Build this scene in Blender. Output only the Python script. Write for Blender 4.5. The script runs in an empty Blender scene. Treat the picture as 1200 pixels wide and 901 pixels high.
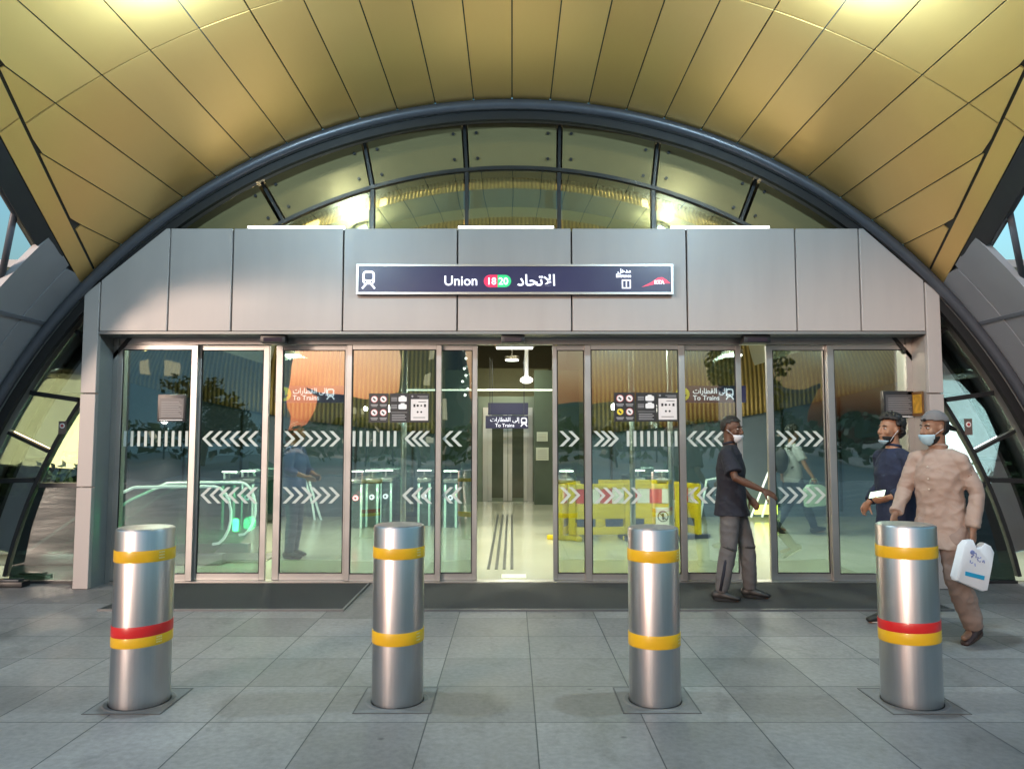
import bpy, bmesh, math, random
from mathutils import Vector, Matrix, noise
random.seed(7)
R = math.radians
SC = bpy.context.scene
COL = SC.collection
F_PX = 880.0; TILT = math.atan(64 / 880); EYE = 1.55
_c, _s = math.cos(TILT), math.sin(TILT)
def at(u, v, Y):
    a = (u - 600) / F_PX; b = (450.5 - v) / F_PX
    k = Y / (_c - b * _s)
    return Vector((a * k, Y, EYE + k * (_s + b * _c)))
def zx(u, v, Y):
    p = at(u, v, Y); return p.x, p.z

# ------------------------------------------------------------------ materials
def nodes(m):
    m.use_nodes = True
    nt = m.node_tree
    return nt, nt.nodes, nt.links, nt.nodes['Principled BSDF']
MATS = {}; EMK = .72   # all lamps and lit faces together
def mat(name, col, rough=.5, metal=0., vary=.06, scale=6., bump=0., bscale=40., emit=None, es=0., spec=.5, stretch=None, coat=0., rvary=.08):
    if name in MATS: return MATS[name]
    m = bpy.data.materials.new(name); MATS[name] = m
    nt, N, L, b = nodes(m)
    b.inputs['Metallic'].default_value = metal
    b.inputs['Specular IOR Level'].default_value = spec
    b.inputs['Coat Weight'].default_value = coat
    tc = N.new('ShaderNodeTexCoord')
    mp = N.new('ShaderNodeMapping')
    if stretch: mp.inputs['Scale'].default_value = stretch
    L.new(tc.outputs['Object'], mp.inputs['Vector'])
    nz = N.new('ShaderNodeTexNoise'); nz.inputs['Scale'].default_value = scale; nz.inputs['Detail'].default_value = 6
    L.new(mp.outputs[0], nz.inputs['Vector'])
    cr = N.new('ShaderNodeMix'); cr.data_type = 'RGBA'
    lo = [max(0, c * (1 - vary * 2)) for c in col[:3]] + [1]; hi = [min(1, c * (1 + vary * 2)) for c in col[:3]] + [1]
    cr.inputs[6].default_value = lo; cr.inputs[7].default_value = hi
    L.new(nz.outputs['Fac'], cr.inputs[0]); L.new(cr.outputs[2], b.inputs['Base Color'])
    mr = N.new('ShaderNodeMapRange')
    mr.inputs[3].default_value = max(0.02, rough - rvary); mr.inputs[4].default_value = min(1, rough + rvary)
    L.new(nz.outputs['Fac'], mr.inputs[0]); L.new(mr.outputs[0], b.inputs['Roughness'])
    if bump:
        n2 = N.new('ShaderNodeTexNoise'); n2.inputs['Scale'].default_value = bscale; n2.inputs['Detail'].default_value = 4
        L.new(mp.outputs[0], n2.inputs['Vector'])
        bp = N.new('ShaderNodeBump'); bp.inputs['Strength'].default_value = bump; bp.inputs['Distance'].default_value = .01
        L.new(n2.outputs['Fac'], bp.inputs['Height']); L.new(bp.outputs[0], b.inputs['Normal'])
    if emit:
        b.inputs['Emission Color'].default_value = (*emit, 1); b.inputs['Emission Strength'].default_value = es * EMK
    return m
def glass(name, tint, base, wav=.012, wscale=1.3):
    m = bpy.data.materials.new(name); MATS[name] = m
    nt, N, L, b = nodes(m); N.remove(b)
    out = N['Material Output']
    tr = N.new('ShaderNodeBsdfTransparent'); tr.inputs[0].default_value = (*tint, 1)
    gl = N.new('ShaderNodeBsdfGlossy'); gl.inputs['Roughness'].default_value = .01; gl.inputs[0].default_value = (.93, .97, .96, 1)
    tc = N.new('ShaderNodeTexCoord'); nz = N.new('ShaderNodeTexNoise'); nz.inputs['Scale'].default_value = wscale; nz.inputs['Detail'].default_value = 1
    L.new(tc.outputs['Object'], nz.inputs['Vector'])
    bp = N.new('ShaderNodeBump'); bp.inputs['Strength'].default_value = .5; bp.inputs['Distance'].default_value = wav
    L.new(nz.outputs['Fac'], bp.inputs['Height']); L.new(bp.outputs[0], gl.inputs['Normal'])
    fr = N.new('ShaderNodeFresnel'); fr.inputs[0].default_value = 1.45
    mr = N.new('ShaderNodeMapRange'); mr.inputs[1].default_value = .03; mr.inputs[2].default_value = 1
    mr.inputs[3].default_value = base; mr.inputs[4].default_value = 1
    L.new(fr.outputs[0], mr.inputs[0])
    mx = N.new('ShaderNodeMixShader'); L.new(mr.outputs[0], mx.inputs[0]); L.new(tr.outputs[0], mx.inputs[1]); L.new(gl.outputs[0], mx.inputs[2])
    L.new(mx.outputs[0], out.inputs[0])
    return m

# ------------------------------------------------------------------ mesh helpers
class MB:
    def __init__(s): s.bm = bmesh.new(); s.mi = 0
    def _mark(s, fs):
        for f in fs: f.material_index = s.mi
    def box(s, x0, x1, y0, y1, z0, z1):
        b = s.bm; v = [b.verts.new((x, y, z)) for x in (x0, x1) for y in (y0, y1) for z in (z0, z1)]
        q = [(0, 1, 3, 2), (4, 6, 7, 5), (0, 4, 5, 1), (2, 3, 7, 6), (0, 2, 6, 4), (1, 5, 7, 3)]
        s._mark([b.faces.new([v[i] for i in f]) for f in q]); return s
    def prism(s, pts, y0, y1):
        """pts: (x,z) outline, extruded from y0 to y1"""
        b = s.bm; n = len(pts)
        A = [b.verts.new((x, y0, z)) for x, z in pts]; B = [b.verts.new((x, y1, z)) for x, z in pts]
        fs = [b.faces.new(A), b.faces.new(B[::-1])]
        for i in range(n): fs.append(b.faces.new([A[i], B[i], B[(i + 1) % n], A[(i + 1) % n]]))
        s._mark(fs); return s
    def slab(s, pts, z0, z1):
        b = s.bm; n = len(pts)
        A = [b.verts.new((x, y, z0)) for x, y in pts]; B = [b.verts.new((x, y, z1)) for x, y in pts]
        fs = [b.faces.new(A), b.faces.new(B[::-1])]
        for i in range(n): fs.append(b.faces.new([A[i], B[i], B[(i + 1) % n], A[(i + 1) % n]]))
        s._mark(fs); return s
    def bar(s, p, q, w, h, up=(0, 0, 1)):
        p = Vector(p); q = Vector(q); d = (q - p).normalized(); u = Vector(up)
        sd = d.cross(u)
        if sd.length < 1e-4: sd = d.cross(Vector((1, 0, 0)))
        sd.normalize(); u = sd.cross(d).normalized()
        b = s.bm
        A = [b.verts.new(p + sd * (i * w / 2) + u * (j * h / 2)) for i, j in ((-1, -1), (1, -1), (1, 1), (-1, 1))]
        B = [b.verts.new(q + sd * (i * w / 2) + u * (j * h / 2)) for i, j in ((-1, -1), (1, -1), (1, 1), (-1, 1))]
        fs = [b.faces.new(A), b.faces.new(B[::-1])] + [b.faces.new([A[i], B[i], B[(i + 1) % 4], A[(i + 1) % 4]]) for i in range(4)]
        s._mark(fs); return s
    def tube(s, pts, rad, n=12, ell=None, cap=True, closed=False):
        """lofted tube along pts; rad = number, list, or list of (a,b) half-axes; ell = reference side direction"""
        pts = [Vector(p) for p in pts]; k = len(pts); b = s.bm; rings = []
        side = None
        for i, p in enumerate(pts):
            if closed: t = pts[(i + 1) % k] - pts[i - 1]
            else: t = pts[min(i + 1, k - 1)] - pts[max(i - 1, 0)]
            t.normalize()
            ref = Vector(ell) if ell else (side or (Vector((1, 0, 0)) if abs(t.x) < .8 else Vector((0, 1, 0))))
            sd = ref - t * ref.dot(t)
            if sd.length < 1e-4: sd = t.orthogonal()
            sd.normalize(); side = sd; up = t.cross(sd)
            r = rad[i] if isinstance(rad, (list, tuple)) else rad
            ra, rb = r if isinstance(r, (list, tuple)) else (r, r)
            rings.append([b.verts.new(p + sd * (ra * math.cos(2 * math.pi * j / n)) + up * (rb * math.sin(2 * math.pi * j / n))) for j in range(n)])
        fs = []
        for i in range(k if closed else k - 1):
            A = rings[i]; B = rings[(i + 1) % k]
            for j in range(n): fs.append(b.faces.new([A[j], A[(j + 1) % n], B[(j + 1) % n], B[j]]))
        if cap and not closed: fs += [b.faces.new(rings[0][::-1]), b.faces.new(rings[-1])]
        s._mark(fs); return s
    def limb(s, pts, rad, n=14, ell=None):
        """tube with rounded ends"""
        pts = [Vector(p) for p in pts]; rad = [r if isinstance(r, (list, tuple)) else (r, r) for r in rad]
        t0 = (pts[0] - pts[1]).normalized(); t1 = (pts[-1] - pts[-2]).normalized()
        P = []; Q = []
        for a in (80, 55, 28):
            m = min(rad[0]); P.append(pts[0] + t0 * m * math.sin(R(a))); Q.append((rad[0][0] * math.cos(R(a)), rad[0][1] * math.cos(R(a))))
        P += pts; Q += rad
        for a in (28, 55, 80):
            m = min(rad[-1]); P.append(pts[-1] + t1 * m * math.sin(R(a))); Q.append((rad[-1][0] * math.cos(R(a)), rad[-1][1] * math.cos(R(a))))
        return s.tube(P, Q, n, ell)
    def ell(s, c, r, rot=None, n=16, m=10):
        b = s.bm; c = Vector(c); rot = rot or Matrix.Identity(3)
        top = b.verts.new(c + rot @ Vector((0, 0, r[2]))); bot = b.verts.new(c + rot @ Vector((0, 0, -r[2])))
        rings = []
        for i in range(1, m):
            t = math.pi * i / m
            rings.append([b.verts.new(c + rot @ Vector((r[0] * math.sin(t) * math.cos(2 * math.pi * j / n), r[1] * math.sin(t) * math.sin(2 * math.pi * j / n), r[2] * math.cos(t)))) for j in range(n)])
        fs = []
        for j in range(n):
            fs.append(b.faces.new([top, rings[0][j], rings[0][(j + 1) % n]]))
            fs.append(b.faces.new([bot, rings[-1][(j + 1) % n], rings[-1][j]]))
            for i in range(m - 2): fs.append(b.faces.new([rings[i][j], rings[i + 1][j], rings[i + 1][(j + 1) % n], rings[i][(j + 1) % n]]))
        s._mark(fs); return s
    def lathe(s, prof, n=48, c=(0, 0)):
        b = s.bm; rings = []
        for r, z in prof:
            rings.append([b.verts.new((c[0] + r * math.cos(2 * math.pi * j / n), c[1] + r * math.sin(2 * math.pi * j / n), z)) for j in range(n)])
        fs = []
        for i in range(len(rings) - 1):
            for j in range(n): fs.append(b.faces.new([rings[i][j], rings[i][(j + 1) % n], rings[i + 1][(j + 1) % n], rings[i + 1][j]]))
        if prof[0][0] > 1e-4: fs.append(b.faces.new(rings[0][::-1]))
        if prof[-1][0] > 1e-4: fs.append(b.faces.new(rings[-1]))
        s._mark(fs); return s
    def quad(s, *p):
        s._mark([s.bm.faces.new([s.bm.verts.new(q) for q in p])]); return s
    def bevel(s, w, seg=2, ang=30):
        bmesh.ops.recalc_face_normals(s.bm, faces=s.bm.faces[:])
        es = [e for e in s.bm.edges if len(e.link_faces) == 2 and e.calc_face_angle(0) > R(ang)]
        bmesh.ops.bevel(s.bm, geom=es, offset=w, segments=seg, affect='EDGES', profile=.6); return s
    def build(s, name, m, parent=None, smooth=False, recalc=True, loc=None):
        if recalc: bmesh.ops.recalc_face_normals(s.bm, faces=s.bm.faces[:])
        me = bpy.data.meshes.new(name); s.bm.to_mesh(me); s.bm.free()
        for mm in (m if isinstance(m, (list, tuple)) else [m]): me.materials.append(mm)
        if smooth:
            for p in me.polygons: p.use_smooth = True
            if smooth == 'auto':
                try: me.set_sharp_from_angle(angle=R(38))
                except Exception: pass
        o = bpy.data.objects.new(name, me); COL.objects.link(o)
        if parent is not None: o.parent = parent
        if loc: o.location = loc
        return o
def tag(o, label=None, cat=None, group=None, kind=None):
    if label: o['label'] = label
    if cat: o['category'] = cat
    if group: o['group'] = group
    if kind: o['kind'] = kind
    return o
def thing(name, label, cat, loc=(0, 0, 0), rz=0., group=None):
    o = bpy.data.objects.new(name, None); COL.objects.link(o); o.empty_display_size = .2
    o.location = loc; o.rotation_euler = (0, 0, rz)
    return tag(o, label, cat, group)
def dup(root, loc, rz=0., label=None, group=None):
    r = root.copy(); COL.objects.link(r); r.location = loc; r.rotation_euler = (0, 0, rz)
    if label: r['label'] = label
    if group: r['group'] = group
    for ch in list(root.children):
        c = ch.copy(); COL.objects.link(c); c.parent = r
        for g in ch.children:
            d = g.copy(); COL.objects.link(d); d.parent = c
    return r
def text_mb(s, size, x, y, z, align='CENTER', bold=0., depth=.0015, width=1., squeeze=1.):
    """text laid on the XZ plane facing -Y, as a bmesh in an MB"""
    c = bpy.data.curves.new('lettering', 'FONT'); c.body = s; c.size = size; c.align_x = align; c.offset = bold; c.extrude = depth; c.space_character = width
    c.resolution_u = 3
    o = bpy.data.objects.new('lettering', c); COL.objects.link(o)
    dg = bpy.context.evaluated_depsgraph_get()
    me = bpy.data.meshes.new_from_object(o.evaluated_get(dg), depsgraph=dg)
    bpy.data.objects.remove(o); bpy.data.curves.remove(c)
    mb = MB(); mb.bm.from_mesh(me); bpy.data.meshes.remove(me)
    for v in mb.bm.verts: v.co = Vector((x + v.co.x * squeeze, y - v.co.z, z + v.co.y))
    for f in mb.bm.faces: f.material_index = 0
    return mb
def join(a, b):
    me = bpy.data.meshes.new('tmp'); b.bm.to_mesh(me); b.bm.free(); a.bm.from_mesh(me); bpy.data.meshes.remove(me); return a
def rrect(x, z, w, h, r, n=5):
    P = []
    for cx, cz, a0 in ((x + w / 2 - r, z + h / 2 - r, 0), (x - w / 2 + r, z + h / 2 - r, 90), (x - w / 2 + r, z - h / 2 + r, 180), (x + w / 2 - r, z - h / 2 + r, 270)):
        for i in range(n + 1):
            a = R(a0 + 90 * i / n); P.append((cx + r * math.cos(a), cz + r * math.sin(a)))
    return P
def disc(x, z, r, n=20): return [(x + r * math.cos(2 * math.pi * i / n), z + r * math.sin(2 * math.pi * i / n)) for i in range(n)]
AR_UNION = '\ufea9\ufe8e\ufea4\ufe97\ufefb\ufe8d'
AR_TRAINS = '\ufe95\ufe8d\ufead\ufe8e\ufec4\ufed8\ufedf\ufe8d \ufef0\ufedf\ufe87'
AR_ENTR = '\ufede\ufea7\ufeaa\ufee3'
# ------------------------------------------------------------------ camera, sky, render
cam = bpy.data.cameras.new('camera'); cam.lens = F_PX / 1200 * 36; cam.sensor_width = 36; cam.clip_start = .05; cam.clip_end = 3000
co = bpy.data.objects.new('camera', cam); COL.objects.link(co); co.location = (0, 0, EYE); co.rotation_euler = (R(90) + TILT, 0, 0)
SC.camera = co
SUN_DIR = Vector((-.545, -.838, 0)).normalized()           # towards the sun: low, behind the camera and to the left
w = bpy.data.worlds.new('World'); SC.world = w; w.use_nodes = True
wn = w.node_tree.nodes; wl = w.node_tree.links; bg = wn['Background']
sky = wn.new('ShaderNodeTexSky'); sky.sky_type = 'NISHITA'; sky.sun_disc = False
sky.sun_elevation = R(3.5); sky.sun_rotation = math.atan2(SUN_DIR.x, SUN_DIR.y); sky.air_density = 1.5; sky.dust_density = 5; sky.ozone_density = 4
hs = wn.new('ShaderNodeHueSaturation'); hs.inputs['Saturation'].default_value = .9; hs.inputs['Hue'].default_value = .474; wl.new(sky.outputs[0], hs.inputs['Color']); wl.new(hs.outputs[0], bg.inputs[0]); bg.inputs[1].default_value = .15
su = bpy.data.lights.new('sun', 'SUN'); su.energy = .5; su.angle = R(11); su.color = (1, .8, .65)
so = bpy.data.objects.new('sun', su); COL.objects.link(so)
sd = Vector((SUN_DIR.x, SUN_DIR.y, math.tan(R(10)))).normalized()
so.rotation_euler = (-sd).to_track_quat('-Z', 'Y').to_euler()
vs = SC.view_settings; vs.view_transform = 'Standard'; vs.look = 'None'; vs.gamma = 1; vs.use_curve_mapping = False; vs.exposure = EXPOSURE = 2.8
SC.cycles.max_bounces = 10; SC.cycles.transparent_max_bounces = 24; SC.cycles.glossy_bounces = 5; SC.cycles.diffuse_bounces = 4
SC.cycles.sample_clamp_indirect = 4; SC.cycles.use_denoising = True; SC.cycles.caustics_reflective = False; SC.cycles.caustics_refractive = False
def area(name, loc, size, power, col, rot=(0, 0, 0), size_y=None):
    l = bpy.data.lights.new(name, 'AREA'); l.energy = power * EMK; l.color = col; l.size = size
    if size_y: l.shape = 'RECTANGLE'; l.size_y = size_y
    o = bpy.data.objects.new(name, l); COL.objects.link(o); o.location = loc; o.rotation_euler = rot
    return o

# ------------------------------------------------------------------ materials
STEEL = mat('brushed_steel', (.52, .52, .53), .33, 1, .035, 3, stretch=(26, 26, .3), rvary=.06, bump=.05, bscale=9)
ALU = mat('anodised_aluminium', (.5, .48, .46), .38, 1, .05, 4, rvary=.06)
FRAME = mat('door_frame_metal', (.42, .41, .40), .4, .85, .06, 4)
DARKM = mat('dark_grey_metal', (.06, .065, .075), .42, .5, .15, 3)
BLACK = mat('black_plastic', (.012, .012, .014), .4, 0, .1)
BLACKM = mat('black_rubber', (.01, .01, .011), .8, 0, .1)
RINGM = mat('grey_shell_cladding', (.28, .285, .30), .5, .1, .12, 1.2, bump=.08, bscale=8)
PANEL = mat('pale_cladding', (.40, .358, .335), .44, 0, .05, 1.6, bump=.05, bscale=3, rvary=.1, stretch=(3, 3, .5))
WHITE = mat('white_print', (.8, .8, .8), .5)
NAVY = mat('sign_navy', (.014, .014, .045), .35, vary=.03, emit=(.03, .03, .10), es=.1)
SIGNW = mat('sign_white_letters', (.8, .8, .85), .4, emit=(.85, .87, 1), es=.32, vary=.01)
SIGNR = mat('sign_red', (.6, .02, .07), .4, emit=(.8, .03, .1), es=.18, vary=.02)
SIGNG = mat('sign_green', (.03, .42, .16), .4, emit=(.03, .6, .2), es=.15, vary=.02)
SIGNY = mat('sign_yellow', (.8, .7, .05), .4, emit=(.9, .8, .1), es=.12, vary=.02)
LAMP = mat('lamp_white', (.9, .9, .85), .5, emit=(1, .97, .88), es=1.0, vary=0)
LAMPG = mat('lamp_greenish', (.9, .95, .85), .5, emit=(.9, 1, .82), es=1.6, vary=0)
GREENL = mat('signal_green', (.1, .9, .3), .5, emit=(.05, 1, .25), es=1.5, vary=0)
REDL = mat('signal_red', (.9, .2, .2), .5, emit=(1, .25, .25), es=1.5, vary=0)
GLASS = glass('door_glass', (.78, .88, .85), .26)
GLASSB = glass('facade_glass', (.42, .5, .48), .46, wav=.006)
GLASSU = glass('side_glass_clear', (.6, .66, .62), .16)
GLASSL = glass('side_glass_dark', (.16, .22, .21), .09, wav=.006)
GLASSI = glass('interior_glass', (.7, .86, .78), .07)
FROST = mat('chevron_film', (.52, .58, .54), .6, vary=.06, scale=15)
def gold_mat():
    m = bpy.data.materials.new('gold_soffit'); MATS['gold_soffit'] = m
    nt, N, L, b = nodes(m)
    tc = N.new('ShaderNodeTexCoord'); mp = N.new('ShaderNodeMapping'); mp.inputs['Scale'].default_value = (14, 1.2, 14)
    L.new(tc.outputs['Object'], mp.inputs[0])
    nz = N.new('ShaderNodeTexNoise'); nz.inputs['Scale'].default_value = 6; nz.inputs['Detail'].default_value = 5; L.new(mp.outputs[0], nz.inputs[0])
    at_ = N.new('ShaderNodeAttribute'); at_.attribute_name = 'shade'
    mx = N.new('ShaderNodeMix'); mx.data_type = 'RGBA'; mx.inputs[6].default_value = (.86, .57, .205, 1); mx.inputs[7].default_value = (.95, .66, .26, 1)
    L.new(at_.outputs['Fac'], mx.inputs[0]); L.new(mx.outputs[2], b.inputs['Base Color'])
    b.inputs['Metallic'].default_value = .92
    mr = N.new('ShaderNodeMapRange'); mr.inputs[3].default_value = .38; mr.inputs[4].default_value = .48
    L.new(nz.outputs['Fac'], mr.inputs[0]); L.new(mr.outputs[0], b.inputs['Roughness'])
    n2 = N.new('ShaderNodeTexNoise'); n2.inputs['Scale'].default_value = 1.4; L.new(tc.outputs['Object'], n2.inputs[0])
    bp = N.new('ShaderNodeBump'); bp.inputs['Strength'].default_value = .25; bp.inputs['Distance'].default_value = .03
    L.new(n2.outputs['Fac'], bp.inputs['Height']); L.new(bp.outputs[0], b.inputs['Normal'])
    return m
GOLD = gold_mat()
def paving_mat():
    m = bpy.data.materials.new('granite_paving'); nt, N, L, b = nodes(m)
    tc = N.new('ShaderNodeTexCoord'); mp = N.new('ShaderNodeMapping'); mp.vector_type = 'POINT'
    mp.inputs['Location'].default_value = (-.13, -.05, 0)
    L.new(tc.outputs['Object'], mp.inputs[0])
    br = N.new('ShaderNodeTexBrick'); br.offset = 0; br.squash = 1
    br.inputs['Scale'].default_value = 1; br.inputs['Brick Width'].default_value = .6; br.inputs['Row Height'].default_value = .6
    br.inputs['Mortar Size'].default_value = .004; br.inputs['Mortar Smooth'].default_value = .3; br.inputs['Bias'].default_value = 0
    br.inputs['Color1'].default_value = (.212, .190, .178, 1); br.inputs['Color2'].default_value = (.318, .285, .266, 1); br.inputs['Mortar'].default_value = (.06, .06, .06, 1)
    L.new(mp.outputs[0], br.inputs[0])
    # blotchy wear over the slabs, and fine speckle
    n1 = N.new('ShaderNodeTexNoise'); n1.inputs['Scale'].default_value = .9; n1.inputs['Detail'].default_value = 7; n1.inputs['Roughness'].default_value = .62
    n2 = N.new('ShaderNodeTexNoise'); n2.inputs['Scale'].default_value = 140; n2.inputs['Detail'].default_value = 3
    n3 = N.new('ShaderNodeTexVoronoi'); n3.inputs['Scale'].default_value = 2.3
    for n in (n1, n2, n3): L.new(tc.outputs['Object'], n.inputs[0])
    r1 = N.new('ShaderNodeMapRange'); r1.inputs[1].default_value = .3; r1.inputs[2].default_value = .7; r1.inputs[3].default_value = .66; r1.inputs[4].default_value = 1.22; L.new(n1.outputs['Fac'], r1.inputs[0])
    r2 = N.new('ShaderNodeMapRange'); r2.inputs[3].default_value = .84; r2.inputs[4].default_value = 1.16; L.new(n2.outputs['Fac'], r2.inputs[0])
    r3 = N.new('ShaderNodeMapRange'); r3.inputs[1].default_value = .018; r3.inputs[2].default_value = .05; r3.inputs[3].default_value = .5; r3.inputs[4].default_value = 1; L.new(n3.outputs['Distance'], r3.inputs[0])
    n4 = N.new('ShaderNodeTexNoise'); n4.inputs['Scale'].default_value = 3.4; n4.inputs['Detail'].default_value = 8; n4.inputs['Roughness'].default_value = .7; n4.inputs['Distortion'].default_value = .6
    mp4 = N.new('ShaderNodeMapping'); mp4.inputs['Scale'].default_value = (1, .55, 1); L.new(tc.outputs['Object'], mp4.inputs[0]); L.new(mp4.outputs[0], n4.inputs[0])
    r4 = N.new('ShaderNodeMapRange'); r4.inputs[1].default_value = .28; r4.inputs[2].default_value = .47; r4.inputs[3].default_value = .7; r4.inputs[4].default_value = 1; L.new(n4.outputs['Fac'], r4.inputs[0])
    n5 = N.new('ShaderNodeTexNoise'); n5.inputs['Scale'].default_value = 28; n5.inputs['Detail'].default_value = 5; L.new(tc.outputs['Object'], n5.inputs[0])
    r5 = N.new('ShaderNodeMapRange'); r5.inputs[1].default_value = .3; r5.inputs[2].default_value = .7; r5.inputs[3].default_value = .86; r5.inputs[4].default_value = 1.12; L.new(n5.outputs['Fac'], r5.inputs[0])
    m45 = N.new('ShaderNodeMath'); m45.operation = 'MULTIPLY'; L.new(r4.outputs[0], m45.inputs[0]); L.new(r5.outputs[0], m45.inputs[1])
    m0 = N.new('ShaderNodeMath'); m0.operation = 'MULTIPLY'; L.new(r1.outputs[0], m0.inputs[0]); L.new(m45.outputs[0], m0.inputs[1])
    mu = N.new('ShaderNodeMath'); mu.operation = 'MULTIPLY'; L.new(m0.outputs[0], mu.inputs[0]); L.new(r2.outputs[0], mu.inputs[1])
    m2 = N.new('ShaderNodeMath'); m2.operation = 'MULTIPLY'; L.new(mu.outputs[0], m2.inputs[0]); L.new(r3.outputs[0], m2.inputs[1])
    mx = N.new('ShaderNodeVectorMath'); mx.operation = 'SCALE'; L.new(br.outputs['Color'], mx.inputs[0]); L.new(m2.outputs[0], mx.inputs['Scale'])
    L.new(mx.outputs[0], b.inputs['Base Color'])
    rr = N.new('ShaderNodeMapRange'); rr.inputs[1].default_value = .3; rr.inputs[2].default_value = .7; rr.inputs[3].default_value = .42; rr.inputs[4].default_value = .66; b.inputs['Specular IOR Level'].default_value = .3; L.new(n1.outputs['Fac'], rr.inputs[0])
    L.new(rr.outputs[0], b.inputs['Roughness'])
    bp = N.new('ShaderNodeBump'); bp.inputs['Strength'].default_value = .5; bp.inputs['Distance'].default_value = .004; bp.invert = True
    L.new(br.outputs['Fac'], bp.inputs['Height'])
    b2 = N.new('ShaderNodeBump'); b2.inputs['Strength'].default_value = .15; b2.inputs['Distance'].default_value = .002
    L.new(n2.outputs['Fac'], b2.inputs['Height']); L.new(bp.outputs[0], b2.inputs['Normal']); L.new(b2.outputs[0], b.inputs['Normal'])
    return m

# ------------------------------------------------------------------ ground and what lies behind the photographer
g = MB(); g.quad((-400, -400, -.004), (400, -400, -.004), (400, 400, -.004), (-400, 400, -.004))
tag(g.build('ground', mat('bare_ground', (.2, .19, .17), .9, vary=.15, scale=.3)), kind='structure')
g = MB(); g.quad((-24, -13, 0), (24, -13, 0), (24, 8.26, 0), (-24, 8.26, 0))
tag(g.build('plaza_paving', paving_mat()), kind='structure')
g = MB(); g.box(-60, 60, -13.35, -13.02, -.004, .012); tag(g.build('kerb', mat('kerb_stone', (.33, .33, .32), .7, bump=.2)), kind='structure')
g = MB(); g.quad((-120, -27, .0), (120, -27, .0), (120, -13.36, .0), (-120, -13.36, .0))
tag(g.build('road', mat('asphalt', (.05, .05, .052), .5, vary=.15, scale=3, bump=.2, bscale=120)), kind='structure')
TWALL = mat('far_facade', (.2, .17, .15), .7, vary=.1, scale=.3); TWIN = mat('lit_window', (.5, .45, .35), .4, emit=(1, .8, .5), es=.12); TROOF = mat('far_roof', (.18, .17, .17), .8)
def tower(x, y, wd, dp, h, label):
    t = thing('city_building', label, 'building', (x, y, 0), group='buildings across the road behind the camera')
    MB().box(-wd / 2, wd / 2, -dp / 2, dp / 2, 0, h).build('wall', mat('pale_far_facade', (.62, .62, .62), .7, vary=.06, scale=.3) if wd > 18 else TWALL, t)
    MB().box(-wd / 2 - .2, wd / 2 + .2, -dp / 2 - .2, dp / 2 + .2, h, h + .5).build('roof', TROOF, t)
    m = MB(); rng = random.Random(int(x * 10))
    for i in range(int(wd / 2)):
        for j in range(int(h / 3.2)):
            if rng.random() < .22:
                m.box(-wd / 2 + .6 + i * 2, -wd / 2 + 1.5 + i * 2, dp / 2 + .01, dp / 2 + .06, 1.2 + j * 3.2, 2.5 + j * 3.2)
    tag(m.build('lit_windows', TWIN, t), kind='stuff')
tower(-9.5, -75, 7, 9, 17, 'tall dark tower mirrored in the glass left of the open door')
tower(-33.5, -60, 20, 10, 15, 'broad grey block mirrored in the two left end panes')
tower(-21, -90, 13, 10, 7, 'low wide block mirrored low in the glass left of the open door')
tower(13, -95, 16, 10, 6, 'low block mirrored low in the glass right of the open door')
tower(34, -85, 10, 9, 8.5, 'block mirrored in the glass behind the man in the brown kurta')
LEAF = mat('tree_leaves', (.045, .075, .025), .6, vary=.3, scale=1.5); BARK = mat('tree_bark', (.12, .09, .06), .9)
def tree(x, y, h, wd, seed, label):
    t = thing('street_tree', label, 'tree', (x, y, 0), group='trees across the road behind the camera')
    rng = random.Random(seed)
    m = MB(); m.tube([(0, 0, 0), (.1, 0, h * .25), (0, .1, h * .5)], [.22, .17, .1], 8)
    for i in range(5):
        a = rng.uniform(0, 6.28); m.tube([(0, 0, h * .3), (math.cos(a) * wd * .2, math.sin(a) * wd * .2, h * .6)], [.1, .04], 6)
    m.build('trunk', BARK, t)
    m = MB()
    for i in range(26):
        a = rng.uniform(0, 6.28); rr = wd / 2 * math.sqrt(rng.random()) * .8; cz = h * rng.uniform(.35, .92)
        c = Vector((rr * math.cos(a), rr * math.sin(a), cz)); cr = wd * rng.uniform(.1, .2)
        for k in range(70):
            d = Vector((rng.gauss(0, 1), rng.gauss(0, 1), rng.gauss(0, .8))).normalized() * cr * rng.random() ** .4
            u = Vector((rng.uniform(-1, 1), rng.uniform(-1, 1), rng.uniform(-1, 1))).normalized() * .17; v = u.orthogonal().normalized() * .12
            p = c + d; m.quad(p - u, p + v, p + u, p - v)
    m.build('crown', LEAF, t, recalc=False)
tree(14.5, -29, 8.2, 6, 1, 'leafy tree mirrored in the glass beside the man at the door')
tree(-19, -30, 5.2, 5, 3, 'small tree mirrored in the left end glass')
m = MB(); rng = random.Random(5)
for i in range(5200):
    x = rng.uniform(-90, 90); top = 2.6 + 1.2 * noise.noise(Vector((x * .13, 0, 3))) + .5 * noise.noise(Vector((x * .6, 1, 3)))
    p = Vector((x, -33 + rng.uniform(-1.5, 1.5), .15 + top * rng.random() ** .7)); u = Vector((rng.uniform(-1, 1), rng.uniform(-1, 1), rng.uniform(-1, 1))).normalized() * .33; v = u.orthogonal().normalized() * .25
    m.quad(p - u, p + v, p + u, p - v)
tag(m.build('hedge', LEAF, recalc=False), 'dark hedge along the far side of the road', 'hedge', kind='stuff')
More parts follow.
